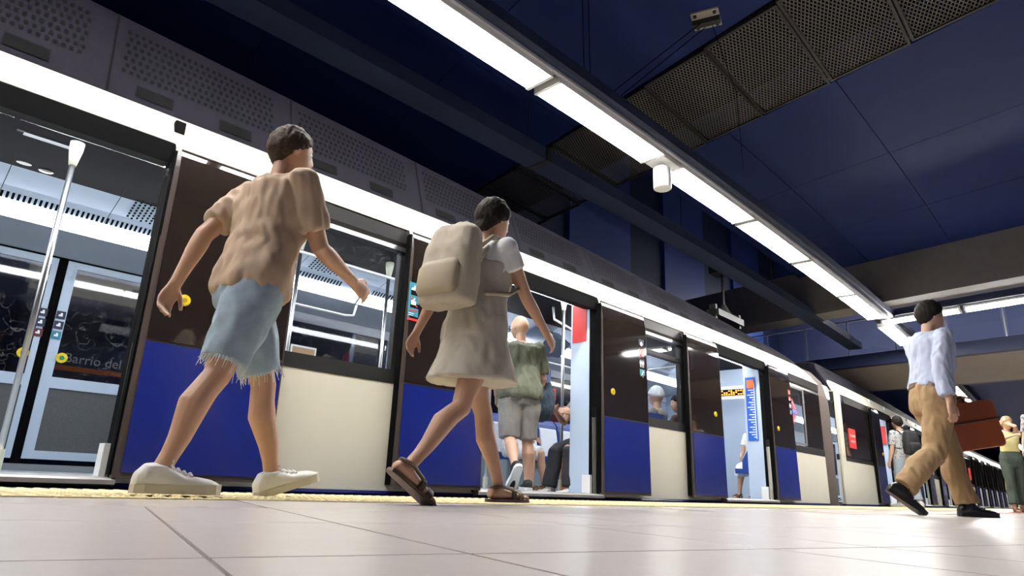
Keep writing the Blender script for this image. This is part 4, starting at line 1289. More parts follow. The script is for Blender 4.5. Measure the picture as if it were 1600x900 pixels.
    def head(self, mb):
        N, Mv = 22, 32; c = self.P['head']
        vs = []; fs = []
        for i in range(N + 1):
            for j in range(Mv):
                u = math.pi * (i + .001) / (N + .002); v = 2 * math.pi * j / Mv
                vs.append(self.w(c + self.Rh @ self.head_pt(u, v)))
        for i in range(N):
            for j in range(Mv):
                q = (j + 1) % Mv; fs.append((i * Mv + j, (i + 1) * Mv + j, (i + 1) * Mv + q, i * Mv + q))
        fs.append(tuple(range(Mv))[::-1]); fs.append(tuple(N * Mv + j for j in range(Mv)))
        mb.add(vs, fs)
        k = self.H / 1.75
        for sd in (1, -1):
            ax = [self.Rz @ self.Rh @ Vector(q) for q in ((1, 0, 0), (.25 * 1, sd, 0), (0, 0, 1))]
            mb.ball(self.w(c + self.Rh @ Vector((-.008 * k, sd * .078 * k, -.008 * k))), (.020 * k, .011 * k, .032 * k), 10, 0, ax)
    def hand(self, mb, nm):
        k = self.H / 1.75; sd = 1 if nm == 'L' else -1
        Hm = self.__dict__['hand' + nm]; w0 = self.P['wr' + nm]; fist = self.__dict__['fist' + nm]
        d = Hm @ Vector((0, 0, -1)); nrm = Hm @ Vector((0, -sd, 0)); wd = Hm @ Vector((1, 0, 0))   # palm faces the body, thumb forward
        q = .9 if self.fem else 1.0; k *= q
        rs = []
        for s_, wdt, th in ((-.01, .027, .021), (.02, .032, .017), (.055, .040, .0155), (.085, .041, .0135), (.096, .036, .010)):
            rs.append(self.ring(w0 + d * s_ * k, wd, nrm, wdt * k, th * k, 14, .8))
        mb.rings(rs)
        for i, (off, L, r) in enumerate(((.031, .072, .0088), (.0105, .080, .0092), (-.0105, .074, .0088), (-.030, .058, .0078))):
            p = w0 + d * .085 * k + wd * off * k
            dirn = d + wd * off * 1.2; dirn.normalize()
            pts = [p]; curl = fist * (1 + .12 * i)
            for seg in (.45, .32, .23):
                dirn = (dirn * math.cos(curl) + nrm * math.sin(curl)); dirn.normalize()
                p = p + dirn * L * seg * k; pts.append(p)
                curl = fist * 1.3
                nn = nrm - dirn * nrm.dot(dirn)
                nrm_l = nn.normalized() if nn.length > .2 else -d
                if nn.length <= .2: break
            self.limb(mb, pts, [r * k, r * .97 * k, r * .9 * k, r * .75 * k][:len(pts)], 1, 8)
        p = w0 + d * .022 * k + wd * .026 * k
        t1 = (wd * .75 + d * .75 + nrm * .25).normalized(); t2 = (d * .9 + wd * .3 + nrm * .35).normalized()
        self.limb(mb, [p, p + t1 * .038 * k, p + t1 * .038 * k + t2 * .03 * k, p + t1 * .038 * k + t2 * .054 * k], [.0135 * k, .0115 * k, .0105 * k, .008 * k], 1, 8)
    def foot_frame(self, nm):
        F = self.__dict__['foot' + nm]; a = self.P['an' + nm]
        return a, F @ Vector((1, 0, 0)), F @ Vector((0, 1, 0)), F @ Vector((0, 0, 1))
    def foot(self, mb, nm):
        k = self.H; a, X, Y, Z = self.foot_frame(nm); sd = 1 if nm == 'L' else -1
        sc = .8 if self.feet == 'shoe' else 1.0
        rs = []
        for x, z, w_, h in ((-.040, -.026, .012, .010), (-.034, -.024, .017, .016), (-.015, -.022, .0185, .019), (.01, -.021, .0185, .019), (.04, -.025, .0205, .0155), (.07, -.029, .0245, .0115), (.095, -.032, .026, .0085), (.108, -.034, .023, .006)):
            c = a + X * x * k + Z * z * k
            rs.append(self.ring(c, Y, Z, w_ * k * sc, h * k * sc, 14))
        mb.rings(rs)
        if self.feet != 'shoe':
            for off, L, r in ((.0155, .034, .0075), (.005, .033, .0052), (-.0035, .030, .0048), (-.0115, .026, .0045), (-.019, .021, .0042)):
                p = a + X * .095 * k + Y * (-sd * -off if False else -sd * off) * k + Z * -.034 * k
                q_ = p + X * L * k - Z * .001 * k
                self.limb(mb, [p, p.lerp(q_, .5) + Z * .002 * k, q_ - Z * .001 * k], [r * k, r * k, r * .8 * k], 1, 8)
    # ------------------------------------------------ clothing
    def top(self, name, m, hem=-.045, sleeve=.62, infl=.014, loose=.020, wr=.006, neck=.293, belly=0.0, seed=1.0, extra=None):
        mb = MB(); mb.rings(self.torso_rings(infl, hem, neck, belly))
        for nm in 'LR':
            ts, ps = self.arm_path(nm, -.02, sleeve)
            self.limb(mb, ps, [self.arm_r(max(0, t)) * (.90 if t < .3 else .97) + loose * (.35 + .55 * min(1, t / max(.01, sleeve))) for t in ts])
            mb.ball(self.w(self.P['sh' + nm]), .031 * self.H + loose * .45, 12)
        if extra: extra(mb)
        me = remesh(name, mb, max(.008, self.vox), 5, .5, wr, 8.0, seed)
        return place_mesh(name, me, m, self.root, self.pos)
    def bottoms(self, name, m, t1=.8, infl=.012, loose=.024, wr=.006, waist=-.01, seed=5.0, flare=0.0, ragged=0.0):
        mb = MB(); mb.rings(self.torso_rings(infl, -.075, waist))
        for nm in 'LR':
            ts, ps = self.leg_path(nm, 0.0, t1)
            if t1 < 1.99: pass
            self.limb(mb, ps, [max(self.leg_r(t), .030 * self.H if t > 1.4 else 0) + loose * (.5 + .5 * t / t1) + flare * t / t1 for t in ts], 1, 18)
        me = remesh(name, mb, max(.008, self.vox), 5, .5, wr, 7.0, seed)
        if ragged:
            pass
        return place_mesh(name, me, m, self.root, self.pos)
    def sneaker(self, nm, m_up, m_sole, name='sneaker', laces=None, boot=.012):
        k = self.H; a, X, Y, Z = self.foot_frame(nm)
        root_m = MB()
        rs = []
        for x, z, w_, h in ((-.050, -.022, .010, .014), (-.046, -.020, .018, .020), (-.030, -.012, .0235, .029), (-.005, -.011, .0245, .031), (.022, -.017, .0250, .026), (.05, -.024, .0275, .0195), (.08, -.0265, .0305, .0185), (.105, -.0285, .029, .0165), (.120, -.031, .022, .0125), (.128, -.033, .012, .007)):
            c = a + X * x * k + Z * z * k
            rs.append(self.ring(c, Y, Z, w_ * k, h * k, 18, .85))
        root_m.rings(rs)
        ct = a + Z * .004 * k - X * .008 * k
        root_m.rings([self.ring(ct + Z * q * k, X, Y, r * k, r * .85 * k, 16) for q, r in ((-.02, .030), (0, .029), (boot, .0285))])
        me = remesh(name, root_m, .005, 2, .5)
        o = place_mesh(name, me, m_up, self.root, self.w(a))
        sm = MB(); out = []
        pts = [(-.053, .0), (-.048, .017), (-.03, .0245), (0, .0255), (.03, .026), (.06, .029), (.09, .0325), (.112, .029), (.126, .019), (.131, 0)]
        pts = pts + [(x, -y) for x, y in pts[-2:0:-1]]
        b = [self.w(a + X * x * k + Y * y * k + Z * -.0435 * k) for x, y in pts]
        t = [self.w(a + X * x * k + Y * y * k * .98 + Z * (-.026 + .004 * max(0, x / .13)) * k) for x, y in pts]
        sm.rings([b, t])
        obj('sole', sm, m_sole, o)
        if laces:
            for i in range(4):
                lm = MB(); x = .022 + .013 * i; zz = [.0105, .0045, -.0005, -.004][i]
                c = a + X * x * k + Z * zz * k
                lm.tube([self.w(c - Y * .015 * k - Z * .004 * k), self.w(c + Z * .002 * k), self.w(c + Y * .015 * k - Z * .004 * k)], .0028 * k * 1.6, 6)
                obj('lace', lm, laces, o)
            lm = MB(); c = a + X * .018 * k + Z * .016 * k
            for s_ in (1, -1):
                lm.tube([self.w(c), self.w(c + Y * s_ * .018 * k + Z * .008 * k), self.w(c + Y * s_ * .022 * k - X * .002 * k - Z * .004 * k), self.w(c)], .0035, 6)
            obj('bow', lm, laces, o)
        return o
    def sandal(self, nm, m, m2=None, heel=.0):
        k = self.H; a, X, Y, Z = self.foot_frame(nm)
        pts = [(-.048, .0), (-.043, .016), (-.02, .021), (.02, .021), (.06, .026), (.09, .029), (.112, .027), (.130, .018), (.136, 0)]
        pts = pts + [(x, -y) for x, y in pts[-2:0:-1]]
        sm = MB()
        b = [self.w(a + X * x * k + Y * y * k + Z * -.0495 * k) for x, y in pts]
        t = [self.w(a + X * x * k + Y * y * k + Z * -.040 * k) for x, y in pts]
        sm.rings([b, t])
        o = obj('sandal_sole', sm, m, self.root)
        def strap(x, w_, h, name='strap', r=.0045):
            s = MB(); P_ = []
            for j in range(9):
                th = math.pi * j / 8
                P_.append(self.w(a + X * (x + .006 * math.sin(th)) * k + Y * math.cos(th) * w_ * k + Z * (-.042 + h * math.sin(th)) * k))
            for dx in (-.006, 0, .006):
                s.tube([p + (self.Rz @ X) * dx * k for p in P_], r * k, 6)
            obj(name, s, m2 or m, o)
        strap(.080, .0285, .026); strap(.050, .0255, .036)
        s = MB()
        P_ = [self.w(a + X * (-.036 * math.sin(th) + .004) * k + Y * math.cos(th) * .0225 * k + Z * -.004 * k) for th in [math.pi * j / 10 for j in range(11)]]
        P_ = [self.w(a + X * .045 * k + Y * .022 * k - Z * .012 * k)] + P_ + [self.w(a + X * .045 * k - Y * .022 * k - Z * .012 * k)]
        s.tube(P_, .005 * k, 6)
        obj('heel_strap', s, m2 or m, o)
        return o
    def hair(self, m, line=.42, back=-.5, infl=.012, name='hair', long=0.0, seed=0.0):
        """cap of hair: line = height of the hairline at the brow, back = height at the nape (fractions of the head)"""
        N, Mv = 20, 28; c = self.P['head']; k = self.H / 1.75
        mb = MB(); vs = []; fs = []
        for i in range(N + 1):
            for j in range(Mv):
                u = math.pi * (i + .001) / (N + .002); v = 2 * math.pi * j / Mv
                z = math.cos(u); f = (1 + math.cos(v)) / 2
                lim = back + (line - back) * f ** 1.35
                t = (z - lim) / .12
                g = -.02 + (.02 + infl) * max(0, min(1, t + .5))
                p = self.head_pt(u, v, g)
                if g > 0: p = p * (1 + .05 * noise.noise((p.x * 40 + seed, p.y * 40, p.z * 25)))
                vs.append(self.w(c + self.Rh @ p))
        for i in range(N):
            for j in range(Mv):
                q = (j + 1) % Mv; fs.append((i * Mv + j, (i + 1) * Mv + j, (i + 1) * Mv + q, i * Mv + q))
        fs.append(tuple(range(Mv))[::-1]); fs.append(tuple(N * Mv + j for j in range(Mv)))
        mb.add(vs, fs)
        if long:
            rs = []
            for q in range(6):
                t = q / 5
                cc = c + self.Rh @ Vector((-.055 * k - .02 * k * t, 0, (.03 - (.03 + long) * t) * k))
                rs.append(self.ring(cc, self.Rh @ Vector((1, 0, 0)), self.Rh @ Vector((0, 1, 0)), (.045 - .015 * t) * k, (.07 - .025 * t) * k, 14))
            mb.rings(rs)
        me = remesh(name, mb, .007, 2, .5, .004, 60, seed)
        return place_mesh(name, me, m, self.root, self.w(c))
    def glasses(self, m):
        c = self.P['head']; k = self.H / 1.75; mb = MB()
        for sd in (1, -1):
            cc = c + self.Rh @ Vector((.098 * k, sd * .033 * k, .004 * k))
            pts = [self.w(cc + self.Rh @ Vector((0, .024 * k * math.cos(t), .018 * k * math.sin(t)))) for t in [2 * math.pi * j / 12 for j in range(13)]]
            mb.tube(pts, .0018, 6)
            mb.tube([self.w(c + self.Rh @ Vector((.095 * k, sd * .056 * k, .008 * k))), self.w(c + self.Rh @ Vector((.0, sd * .082 * k, .006 * k)))], .002, 6)
        mb.tube([self.w(c + self.Rh @ Vector((.1 * k, -.009 * k, .008 * k))), self.w(c + self.Rh @ Vector((.1 * k, .009 * k, .008 * k)))], .002, 6)
        return obj('glasses', mb, m, self.root)

# ---------------------------------------------------------------- cloth colours
TAN_SHIRT = mat('tan_cotton', (.38, .27, .19), .85, bump=.1, noise_scale=60)
DENIM = mat('light_denim', (.25, .32, .38), .85, noise_amt=.25, noise_scale=25, bump=.15)
FRAY = mat('frayed_threads', (.6, .6, .58), .9)
LEATHER_W = mat('white_leather', (.66, .65, .62), .45, noise_amt=.05)
SOLE_W = mat('cream_rubber', (.55, .52, .44), .6)
BEIGE_D = mat('beige_linen', (.44, .40, .33), .85, bump=.1, noise_scale=60)
WHITE_C = mat('white_cotton', (.72, .72, .72), .85, bump=.1, noise_scale=60)
BROWN_L = mat('brown_leather', (.10, .055, .03), .5)
HAIR_D = mat('dark_hair', (.014, .010, .008), .75, spec=.2, bump=.3, noise_scale=80)
HAIR_B = mat('brown_hair', (.045, .028, .018), .75, spec=.2, bump=.3, noise_scale=80)
HAIR_F = mat('fair_hair', (.35, .22, .11), .5, bump=.3, noise_scale=80)
OLIVE = mat('olive_cotton', (.115, .125, .085), .85, bump=.1, noise_scale=60)
GREYC = mat('grey_cotton', (.22, .21, .20), .85, bump=.1, noise_scale=60)
BLACKC = mat('black_cotton', (.012, .012, .014), .8)
PALEB = mat('pale_blue_cotton', (.50, .55, .70), .85, bump=.1, noise_scale=60)
KHAKI = mat('khaki_cotton', (.34, .22, .11), .85, bump=.1, noise_scale=60)
DKGREEN = mat('dark_green_cotton', (.035, .05, .035), .85)
DKDENIM = mat('dark_denim', (.035, .055, .085), .85, bump=.15)
JEANS_B = mat('black_jeans', (.012, .013, .018), .8)
SHOE_BK = mat('black_leather', (.012, .010, .009), .35)
def print_mat(name, a, b, sc):
    m = mat(name, a, .85)
    nt = m.node_tree; bs = nt.nodes['Principled BSDF']
    tc = nt.nodes.new('ShaderNodeTexCoord'); n = nt.nodes.new('ShaderNodeTexVoronoi'); n.inputs['Scale'].default_value = sc
    nt.links.new(tc.outputs['Object'], n.inputs['Vector'])
    rp = nt.nodes.new('ShaderNodeValToRGB'); rp.color_ramp.elements[0].color = (*b, 1); rp.color_ramp.elements[1].color = (*a, 1)
    rp.color_ramp.elements[0].position = .25; rp.color_ramp.elements[1].position = .4
    nt.links.new(n.outputs['Distance'], rp.inputs['Fac']); nt.links.new(rp.outputs['Color'], bs.inputs['Base Color'])
    return m
PATT = print_mat('grey_patterned_cotton', (.42, .42, .42), (.12, .12, .13), 28)
FLORAL = print_mat('floral_cotton', (.50, .45, .45), (.15, .13, .18), 22)

def fringe(fig, nm, t, r, m, parent, n=60, L=.05, seed=1):
    rn = random.Random(seed); mb = MB()
    ts, ps = fig.leg_path(nm, t - .05, t)
    d = (ps[-1] - ps[0]).normalized(); Y = d.cross(Vector((1, 0, 0))).normalized(); X = Y.cross(d)
    for i in range(n):
        a = 2 * math.pi * i / n + rn.uniform(-.05, .05)
        o = X * math.cos(a) * r + Y * math.sin(a) * r
        p = ps[-1] + o - d * .01
        l = L * rn.uniform(.3, 1)
        q = p + d * l * .5 + o * rn.uniform(-.05, .12); e = p + d * l + o * rn.uniform(-.1, .2) + Vector((0, 0, -.2 * l))
        mb.tube([fig.w(p), fig.w(q), fig.w(e)], .0013, 3)
    o = obj('frayed_hem', mb, m, parent); o['kind'] = 'stuff'
    return o

# ---------------------------------------------------------------- man in denim shorts (left)
f = Figure('person', 'man in tan T-shirt and frayed denim shorts striding right in white sneakers', (1.10, 2.75, 0), .02, 1.70, lean=.10, twist=.22, head=(.02, -.05),
           arms={'R': dict(flex=.55, abd=.12, elbow=.75, inw=.1, roll=.2), 'L': dict(flex=-.50, abd=.16, elbow=.35)},
           legs={'R': dict(flex=-.30, knee=.08, foot=0.0, out=.05), 'L': dict(flex=.40, knee=.14, foot=.30, out=.08)}, skin=SKIN2, vox=.0065)
f.body()
f.top('shirt', TAN_SHIRT, hem=-.035, sleeve=.72, infl=.022, loose=.022, wr=.018, seed=2)
b_ = f.bottoms('denim_shorts', DENIM, t1=.86, infl=.010, loose=.030, wr=.012, waist=-.005, seed=9)
for nm in 'LR': fringe(f, nm, .86, f.leg_r(.86) + .028, FRAY, b_, seed=3)
for nm in 'LR': f.sneaker(nm, LEATHER_W, SOLE_W, laces=WHITE_C, boot=.009)
f.hair(HAIR_B, line=.50, back=-.72, infl=.011)

# ---------------------------------------------------------------- woman in beige dress (centre)
f = Figure('person', 'woman in white top and short beige dress striding right in brown sandals', (2.01, 2.32, 0), .0, 1.53, female=True, lean=.10, twist=.15, head=(.08, .0),
           arms={'R': dict(flex=.72, abd=.10, elbow=.25, inw=.05), 'L': dict(flex=-.45, abd=.15, elbow=.2)},
           legs={'R': dict(flex=-.36, knee=.42, foot=-.58, out=.05), 'L': dict(flex=.44, knee=.06, foot=0.0, out=.05)}, skin=SKIN2, vox=.0065, feet='bare')
f.body()
f.top('white_top', WHITE_C, hem=.12, sleeve=.42, infl=.010, loose=.016, wr=.006, seed=4)
def dress(fig, name, m, top, hem_t, flare, infl=.020, wr=.010, seed=0, front=.0):
    mb = MB(); rs = fig.torso_rings(infl, -.03, top)[::-1]
    mb.rings(rs)
    k = fig.H; P = fig.P
    rs = []
    for i in range(7):
        t = hem_t * i / 6
        a = P['hipL'].lerp(P['knL'], t); b = P['hipR'].lerp(P['knR'], t)
        c = (a + b) / 2
        hx = abs(a.x - b.x) / 2 + .072 * k + flare * t; hy = abs(a.y - b.y) / 2 + .064 * k + flare * .6 * t
        rs.append([fig.w(c + Vector((hx * math.cos(q), hy * math.sin(q), .05 * k * (1 - t) * (1 if i == 0 else 0)))) for q in [2 * math.pi * j / 24 for j in range(24)]])
    mb.rings(rs)
    me = remesh(name, mb, .008, 5, .5, wr, 8, seed)
    return place_mesh(name, me, m, fig.root, fig.pos)
dress(f, 'beige_dress', BEIGE_D, .215, .62, .05, seed=7)
st_ = MB()
for sd in (1, -1):
    pts = [f.P['pelvis'] + f.Rtw @ Vector((x * f.H, sd * y * f.H, z * f.H)) for x, y, z in ((.082, .05, .20), (.070, .056, .25), (.03, .06, .297), (-.03, .056, .285), (-.068, .05, .24), (-.072, .045, .2))]
    st_.tube([f.w(p) for p in pts], .012, 8)
obj('dress_strap', st_, BEIGE_D, f.root, smooth=True)['kind'] = 'stuff'
for nm in 'LR': f.sandal(nm, BROWN_L, BROWN_L)
f.hair(HAIR_D, line=.40, back=-.75, infl=.014, long=.10)
# her beige backpack
def pack(fig, label, name, m, sz, off, m2=None, cat='backpack'):
    w_, d_, h_ = sz
    c0 = fig.P['pelvis'] + fig.Rtw @ Vector((-.085 * fig.H - d_ / 2 - .018 + off[0], off[1], .16 * fig.H + off[2]))
    root = empty(name, fig.w(c0 - Vector((0, 0, h_ / 2))), label, cat)
    A = fig.Rtw
    mb = MB(); rs = []
    for q, s_, dd in ((-.5, .80, .75), (-.46, .95, .95), (-.2, 1, 1.05), (.15, .97, 1), (.40, .85, .8), (.5, .6, .5)):
        rs.append(fig.ring(c0 + A @ Vector((0, 0, q * h_)), A @ Vector((1, 0, 0)), A @ Vector((0, 1, 0)), d_ / 2 * dd, w_ / 2 * s_, 20, .6))
    mb.rings(rs)
    me = remesh(name + '_shell', mb, .009, 4, .5, .008, 9, 3.0)
    place_mesh('shell', me, m, root, fig.w(c0))
    mb = MB(); rs = []
    for q, s_, dd in ((-.42, .70, .3), (-.36, .8, .5), (-.1, .8, .5), (-.02, .7, .3)):
        rs.append(fig.ring(c0 + A @ Vector((-d_ * .46, 0, q * h_)), A @ Vector((1, 0, 0)), A @ Vector((0, 1, 0)), d_ / 2 * dd, w_ / 2 * s_, 16, .6))
    mb.rings(rs)
    obj('front_pocket', mb, m2 or m, root, smooth=True)
    mb = MB(); mb.tube([fig.w(c0 + A @ Vector((d_ * .2, y, h_ * .48 + z))) for y, z in ((-.04, 0), (-.03, .04), (.03, .04), (.04, 0))], .008, 8)
    obj('grab_handle', mb, m2 or m, root)
    for sd in (1, -1):
        pts = [fig.P['pelvis'] + fig.Rtw @ Vector((x * fig.H, sd * y * fig.H, z * fig.H)) for x, y, z in ((-.085, .055, .25), (-.05, .064, .295), (.0, .066, .305), (.06, .07, .275), (.092, .078, .22), (.075, .098, .16), (.0, .118, .11), (-.08, .09, .09))]
        mb = MB(); mb.tube([fig.w(p) for p in pts], .011, 6)
        obj('shoulder_strap', mb, m2 or m, root, smooth=True)
    return root
pack(f, 'beige cloth backpack on the back of the woman in the beige dress', 'backpack', mat('beige_canvas', (.42, .37, .29), .85), (.30, .15, .40), (0, 0, .01), mat('tan_trim', (.34, .28, .20), .8))

# ---------------------------------------------------------------- man boarding in green shirt
gp = W(4.66, .52, FZ)
f = Figure('person', 'bald man in olive green T-shirt and grey shorts stepping into the second doorway', gp, R(60), 1.72, lean=.06, head=(.05, .55), bulk=1.12,
           arms={'L': dict(flex=.15, abd=.18, elbow=.75, inw=.5), 'R': dict(flex=.20, abd=.22, elbow=.8, inw=.1)},
           legs={'R': dict(flex=.06, knee=.08, foot=0.0), 'L': dict(flex=-.08, knee=.75, foot=-.75)}, vox=.0065)
f.body()
f.top('olive_shirt', OLIVE, hem=-.04, sleeve=.85, infl=.024, loose=.026, wr=.016, seed=12, belly=.02)
sh = f.bottoms('grey_shorts', GREYC, t1=.98, infl=.012, loose=.032, wr=.014, waist=-.01, seed=19)
for sd in (1, -1):
    mb = MB()
    pts = [f.P['pelvis'] + Vector((-.072 * f.H - .034, sd * y, z)) for y, z in ((.03, .02), (.13, .03), (.13, -.09), (.08, -.12), (.03, -.09), (.03, .02))]
    mb.tube([f.w(p) for p in pts], .003, 5)
    obj('pocket_seam', mb, mat('dark_grey_seam', (.10, .10, .10), .9), sh)
for nm in 'LR': f.sneaker(nm, BLACKC, WHITE, boot=.006, laces=BLACKC)
f.glasses(BLACKC)
# jacket over his arm
c0 = f.P['elR'].lerp(f.P['wrR'], .55) + Vector((0, -.03, -.13))
mb = MB()
rs = []
for z, rx, ry in ((.19, .05, .07), (.14, .075, .10), (.02, .085, .12), (-.10, .08, .11), (-.19, .05, .08)):
    rs.append(f.ring(c0 + Vector((.02 * math.sin(z * 20), 0, z)), Vector((1, 0, 0)), Vector((0, 1, 0)), rx, ry, 18))
mb.rings(rs)
root = empty('folded_jacket', f.w(c0 - Vector((0, 0, .19))), 'dark blue denim jacket hanging from the arm of the man in green', 'jacket')
me = remesh('jacket', mb, .008, 3, .5, .025, 9, 4.0)
place_mesh('jacket_cloth', me, DKDENIM, root, f.w(c0))
mb = MB(); mb.tube([f.w(c0 + Vector((.05, -.115, .12))), f.w(c0 + Vector((.07, -.125, 0))), f.w(c0 + Vector((.05, -.11, -.14)))], [.03, .035, .02], 10)
obj('sleeve', mb, DKDENIM, root, smooth=True)

# ---------------------------------------------------------------- man in pale blue shirt (right)
f = Figure('person', 'man in pale blue shirt and khaki trousers striding right with black shoes', (6.12, 1.44, 0), -.80, 1.74, lean=.08, twist=.12, head=(.05, 0),
           arms={'R': dict(flex=-.25, abd=.16, elbow=.35), 'L': dict(flex=.62, abd=.12, elbow=.35, fist=.9)},
           legs={'L': dict(flex=.34, knee=.12, foot=0.0), 'R': dict(flex=-.22, knee=.60, foot=-.62)}, vox=.008)
f.body()
f.top('pale_blue_shirt', PALEB, hem=.045, sleeve=1.75, infl=.026, loose=.028, wr=.016, seed=31, neck=.298)
f.bottoms('khaki_trousers', KHAKI, t1=1.93, infl=.018, loose=.030, wr=.018, waist=.058, seed=39)
mb = MB(); rr = f.torso_rings(.030, .040, .062); mb.rings([rr[0], rr[-1]])
obj('belt', mb, BROWN_L, f.root)
for nm in 'LR': f.sneaker(nm, SHOE_BK, SHOE_BK, name='shoe', laces=SHOE_BK)
f.hair(HAIR_D, line=.48, back=-.70, infl=.011)
# orange portfolio case carried in front of him
hp = f.P['wrL'] + f.handL @ Vector((0, 0, -.09))
cc = hp + Vector((-.05, -.03, -.19))
root = empty('portfolio_case', f.w(cc - Vector((0, 0, .2))), 'large flat orange-brown leather case carried ahead of the man in pale blue', 'case')
tilt = Matrix.Rotation(-.18, 3, 'Y')
def cs(x, y, z): return f.w(cc + tilt @ Vector((x, y, z)))
OR_L = mat('orange_leather', (.36, .085, .018), .45, noise_amt=.15, noise_scale=6)
def rbox(w_, d_, h_, z0=0, n=6, rad=.04):
    mb = MB(); out = []
    for sx, sz, a0 in ((1, 1, 0), (-1, 1, 90), (-1, -1, 180), (1, -1, 270)):
        for j in range(n):
            a = R(a0 + 90 * j / (n - 1)); out.append(((w_ / 2 - rad) * sx + rad * math.cos(a), (h_ / 2 - rad) * sz + rad * math.sin(a) + z0))
    rs = []
    for y, q in ((-d_ / 2, .96), (-d_ / 2 * .7, 1), (d_ / 2 * .7, 1), (d_ / 2, .96)):
        rs.append([cs(x * q, y, z * q if not z0 else z) for x, z in out])
    mb.rings(rs); return mb
case = obj('case_body', rbox(.58, .07, .38), OR_L, root, smooth=False)
obj('case_flap', rbox(.585, .085, .15, .118), mat('orange_leather_dark', (.28, .062, .015), .45), root)
mb = MB(); mb.tube([cs(-.12, 0, .19), cs(-.10, 0, .235), cs(.06, 0, .235), cs(.08, 0, .19)], .012, 8)
obj('case_handle', mb, BROWN_L, root)
mb = MB(); mb.tube([cs(-.29, -.045, .035), cs(0, -.048, .03), cs(.29, -.045, .035)], .006, 6)
obj('dark_seam', mb, SHOE_BK, root)

# ---------------------------------------------------------------- woman with raised arms (far right)
f = Figure('person', 'fair-haired woman in yellow and white top lifting both hands to her head', (14.60, 2.36, 0), R(180) + .5, 1.62, female=True, lean=.02, head=(.1, .25),
           arms={'L': dict(flex=2.2, abd=.55, elbow=1.9, inw=.3), 'R': dict(flex=1.1, abd=.6, elbow=1.2, inw=.4)},
           legs={'R': dict(flex=.16, knee=.05), 'L': dict(flex=-.14, knee=.15, foot=-.1)}, vox=.010, feet='bare')
f.body()
f.top('yellow_top', mat('yellow_white_cotton', (.55, .50, .22), .85), hem=.09, sleeve=.30, seed=41)
f.top('white_hem', WHITE_C, hem=.03, sleeve=.05, infl=.011, loose=.006, neck=.10, seed=42) if False else None
f.bottoms('green_trousers', DKGREEN, t1=1.85, infl=.010, loose=.030, waist=.09, seed=43)
for nm in 'LR': f.sandal(nm, mat('red_brown_leather', (.16, .05, .035), .5))
f.hair(HAIR_F, line=.45, back=-.7, infl=.014, long=.06)

# ---------------------------------------------------------------- man with black backpack
bp_ = W(14.9, -.55, 0)
f = Figure('person', 'dark-haired man with a black backpack facing the second train car', bp_, R(60), 1.74, lean=.02, head=(0, .1),
           arms={'L': dict(flex=.05, abd=.14, elbow=.2), 'R': dict(flex=.1, abd=.14, elbow=.3)}, legs={'L': dict(flex=.1, knee=.05), 'R': dict(flex=-.12, knee=.15)}, vox=.010)
f.body(); f.top('patterned_shirt', PATT, sleeve=.8, seed=51); f.bottoms('pale_jeans', mat('pale_jeans', (.30, .36, .42), .85), t1=1.9, seed=52)
for nm in 'LR': f.sneaker(nm, LEATHER_W, SOLE_W)
f.hair(HAIR_D, line=.5, back=-.75)
pack(f, 'black backpack worn by the man in the grey patterned shirt', 'backpack', BLACKC, (.32, .18, .46), (0, 0, 0))

# ---------------------------------------------------------------- person at the right edge
f = Figure('person', 'person in floral shirt and black trousers walking at the right edge of the photo', (12.41, 1.60, 0), R(185), 1.70, female=True, head=(0, .2),
           arms={'R': dict(flex=.15, abd=.15, elbow=.5), 'L': dict(flex=-.1, abd=.15, elbow=.3)}, legs={'L': dict(flex=.15, knee=.05), 'R': dict(flex=-.12, knee=.15)}, vox=.010)
f.body(); f.top('floral_shirt', FLORAL, sleeve=.75, seed=61); f.bottoms('black_trousers', BLACKC, t1=1.9, loose=.035, seed=62)
for nm in 'LR': f.sneaker(nm, SHOE_BK, SHOE_BK, name='shoe')
f.hair(HAIR_B, line=.45, back=-.6)

# ---------------------------------------------------------------- two small distant walkers
def far_person(x, y, yaw, H, label, topm, botm, t1, hairm, seed):
    f = Figure('person', label, (x, y, 0), yaw, H, female=True, arms={'L': dict(flex=.2, elbow=.3), 'R': dict(flex=-.2, elbow=.3)},
               legs={'L': dict(flex=.2, knee=.05), 'R': dict(flex=-.2, knee=.2)}, vox=.016)
    f.body(); f.top('top', topm, sleeve=.6, seed=seed); f.bottoms('lower_garment', botm, t1=t1, seed=seed + 1, loose=.04)
    for nm in 'LR': f.sneaker(nm, WHITE_C, SOLE_W)
    f.hair(hairm, line=.45, back=-.8, long=.1)
far_person(32.4, 5.35, R(190), 1.62, 'distant walker in grey top and white shorts beside the far train', GREYC, WHITE_C, .9, HAIR_B, 71)
far_person(29.6, 4.55, R(175), 1.60, 'distant walker in white top and blue denim shorts on the platform', WHITE_C, mat('blue_denim', (.10, .16, .26), .85), .6, HAIR_F, 75)

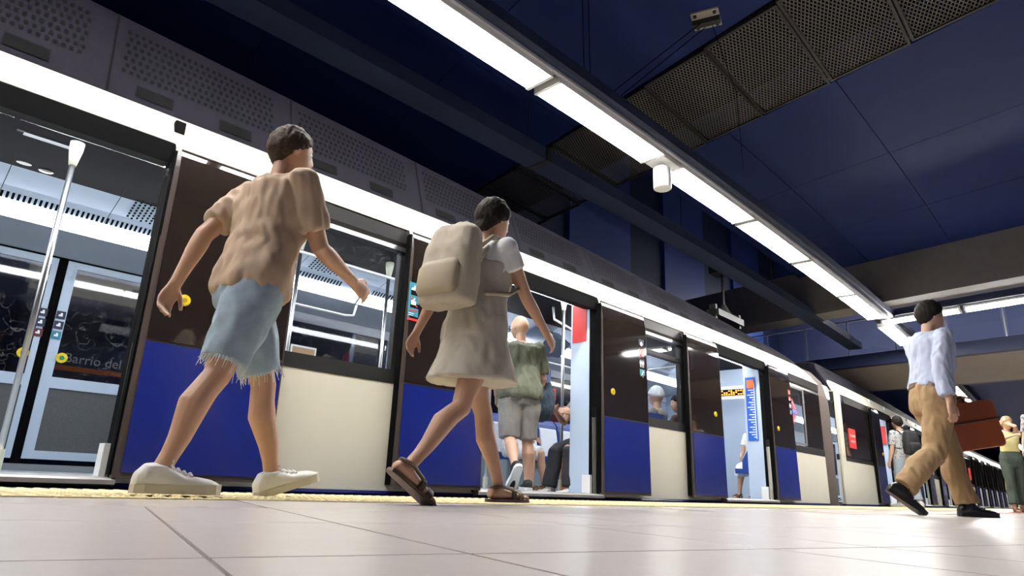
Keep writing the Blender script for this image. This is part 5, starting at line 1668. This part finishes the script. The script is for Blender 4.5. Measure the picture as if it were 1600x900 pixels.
# ---------------------------------------------------------------- passengers sitting in the train
SIT = dict(flex=1.45, knee=1.40, abd=.08)
def sitter(label, s, t, face, H, topm, botm, t1, skin=None, legs=None, arms=None, shoes=None, hairm=HAIR_D, female=False, head=(0, 0), lean=-.05, long=0.0, feet='shoe', seed=80, hairy=True, skirt=False, pz=.50):
    p = W(s, t, 0)
    f = Figure('person', label, (p.x, p.y, FZ), yaw_at(s) + face, H, female=female, lean=lean, head=head, arms=arms or {'L': dict(flex=.35, elbow=.9, inw=.4), 'R': dict(flex=.35, elbow=.9, inw=.4)},
               legs=legs or {'L': dict(SIT), 'R': dict(SIT)}, pelvis_z=pz, skin=skin, vox=.009, feet=feet)
    f.body(); f.top('top', topm, sleeve=.6, seed=seed, hem=-.02)
    f.bottoms('skirt' if skirt else 'trousers', botm, t1=t1, seed=seed + 1, loose=.04 if skirt else .024, waist=.0)
    if shoes:
        for nm in 'LR':
            if shoes == 'sandal': f.sandal(nm, BROWN_L)
            else: f.sneaker(nm, shoes, SOLE_W, boot=.01)
    if hairy: f.hair(hairm, line=.45, back=-.6, long=long, infl=.012)
    return f
sitter('seated woman in white with sandals, partly behind the man in green', 6.10, 1.93, R(-90), 1.62, WHITE_C, WHITE_C, .95, female=True, feet='bare', shoes='sandal', long=.12, seed=81, skirt=True)
sitter('seated passenger in black jeans and white sneakers beside the blue screen', 5.72, .50, R(180), 1.72, GREYC, JEANS_B, 1.93, shoes=LEATHER_W, seed=84,
       legs={'L': dict(SIT), 'R': dict(flex=1.42, knee=1.25, abd=.05)}, arms={'L': dict(flex=.6, elbow=1.3, inw=.5), 'R': dict(flex=.6, elbow=1.3, inw=.3)})
f = sitter('seated passenger in a white cap behind the train window', 7.05, .45, R(100), 1.70, GREYC, JEANS_B, 1.93, shoes=LEATHER_W, seed=87, hairy=False, head=(0, -.5))
f.hair(mat('white_cap_cloth', (.62, .66, .70), .8), line=.30, back=-.15, infl=.016, name='white_cap')
mb = MB(); c = f.P['head']
vs = []
for j in range(9):
    a = -.9 + 1.8 * j / 8
    vs.append([f.w(c + f.Rh @ Vector((r_ * math.cos(a), r_ * .8 * math.sin(a), .045 - (r_ - .08) * .25 + dz))) for r_, dz in ((.085, 0), (.165 * (.75 + .25 * math.cos(a)), 0), (.165 * (.75 + .25 * math.cos(a)), -.004), (.085, -.004))])
mb.rings(vs); obj('cap_peak', mb, MATS['white_cap_cloth'], f.root)
sitter('seated dark-haired passenger at the right side of the train window', 7.62, .45, R(95), 1.62, mat('red_brown_cotton', (.12, .06, .05), .85), JEANS_B, 1.93, shoes=LEATHER_W, seed=90, head=(.1, .9), female=True)
sitter('seated passenger in white with bare feet in sandals inside the third doorway', 10.15, .52, R(180), 1.60, WHITE_C, WHITE_C, 1.3, female=True, feet='bare', shoes='sandal', seed=93, skirt=True)
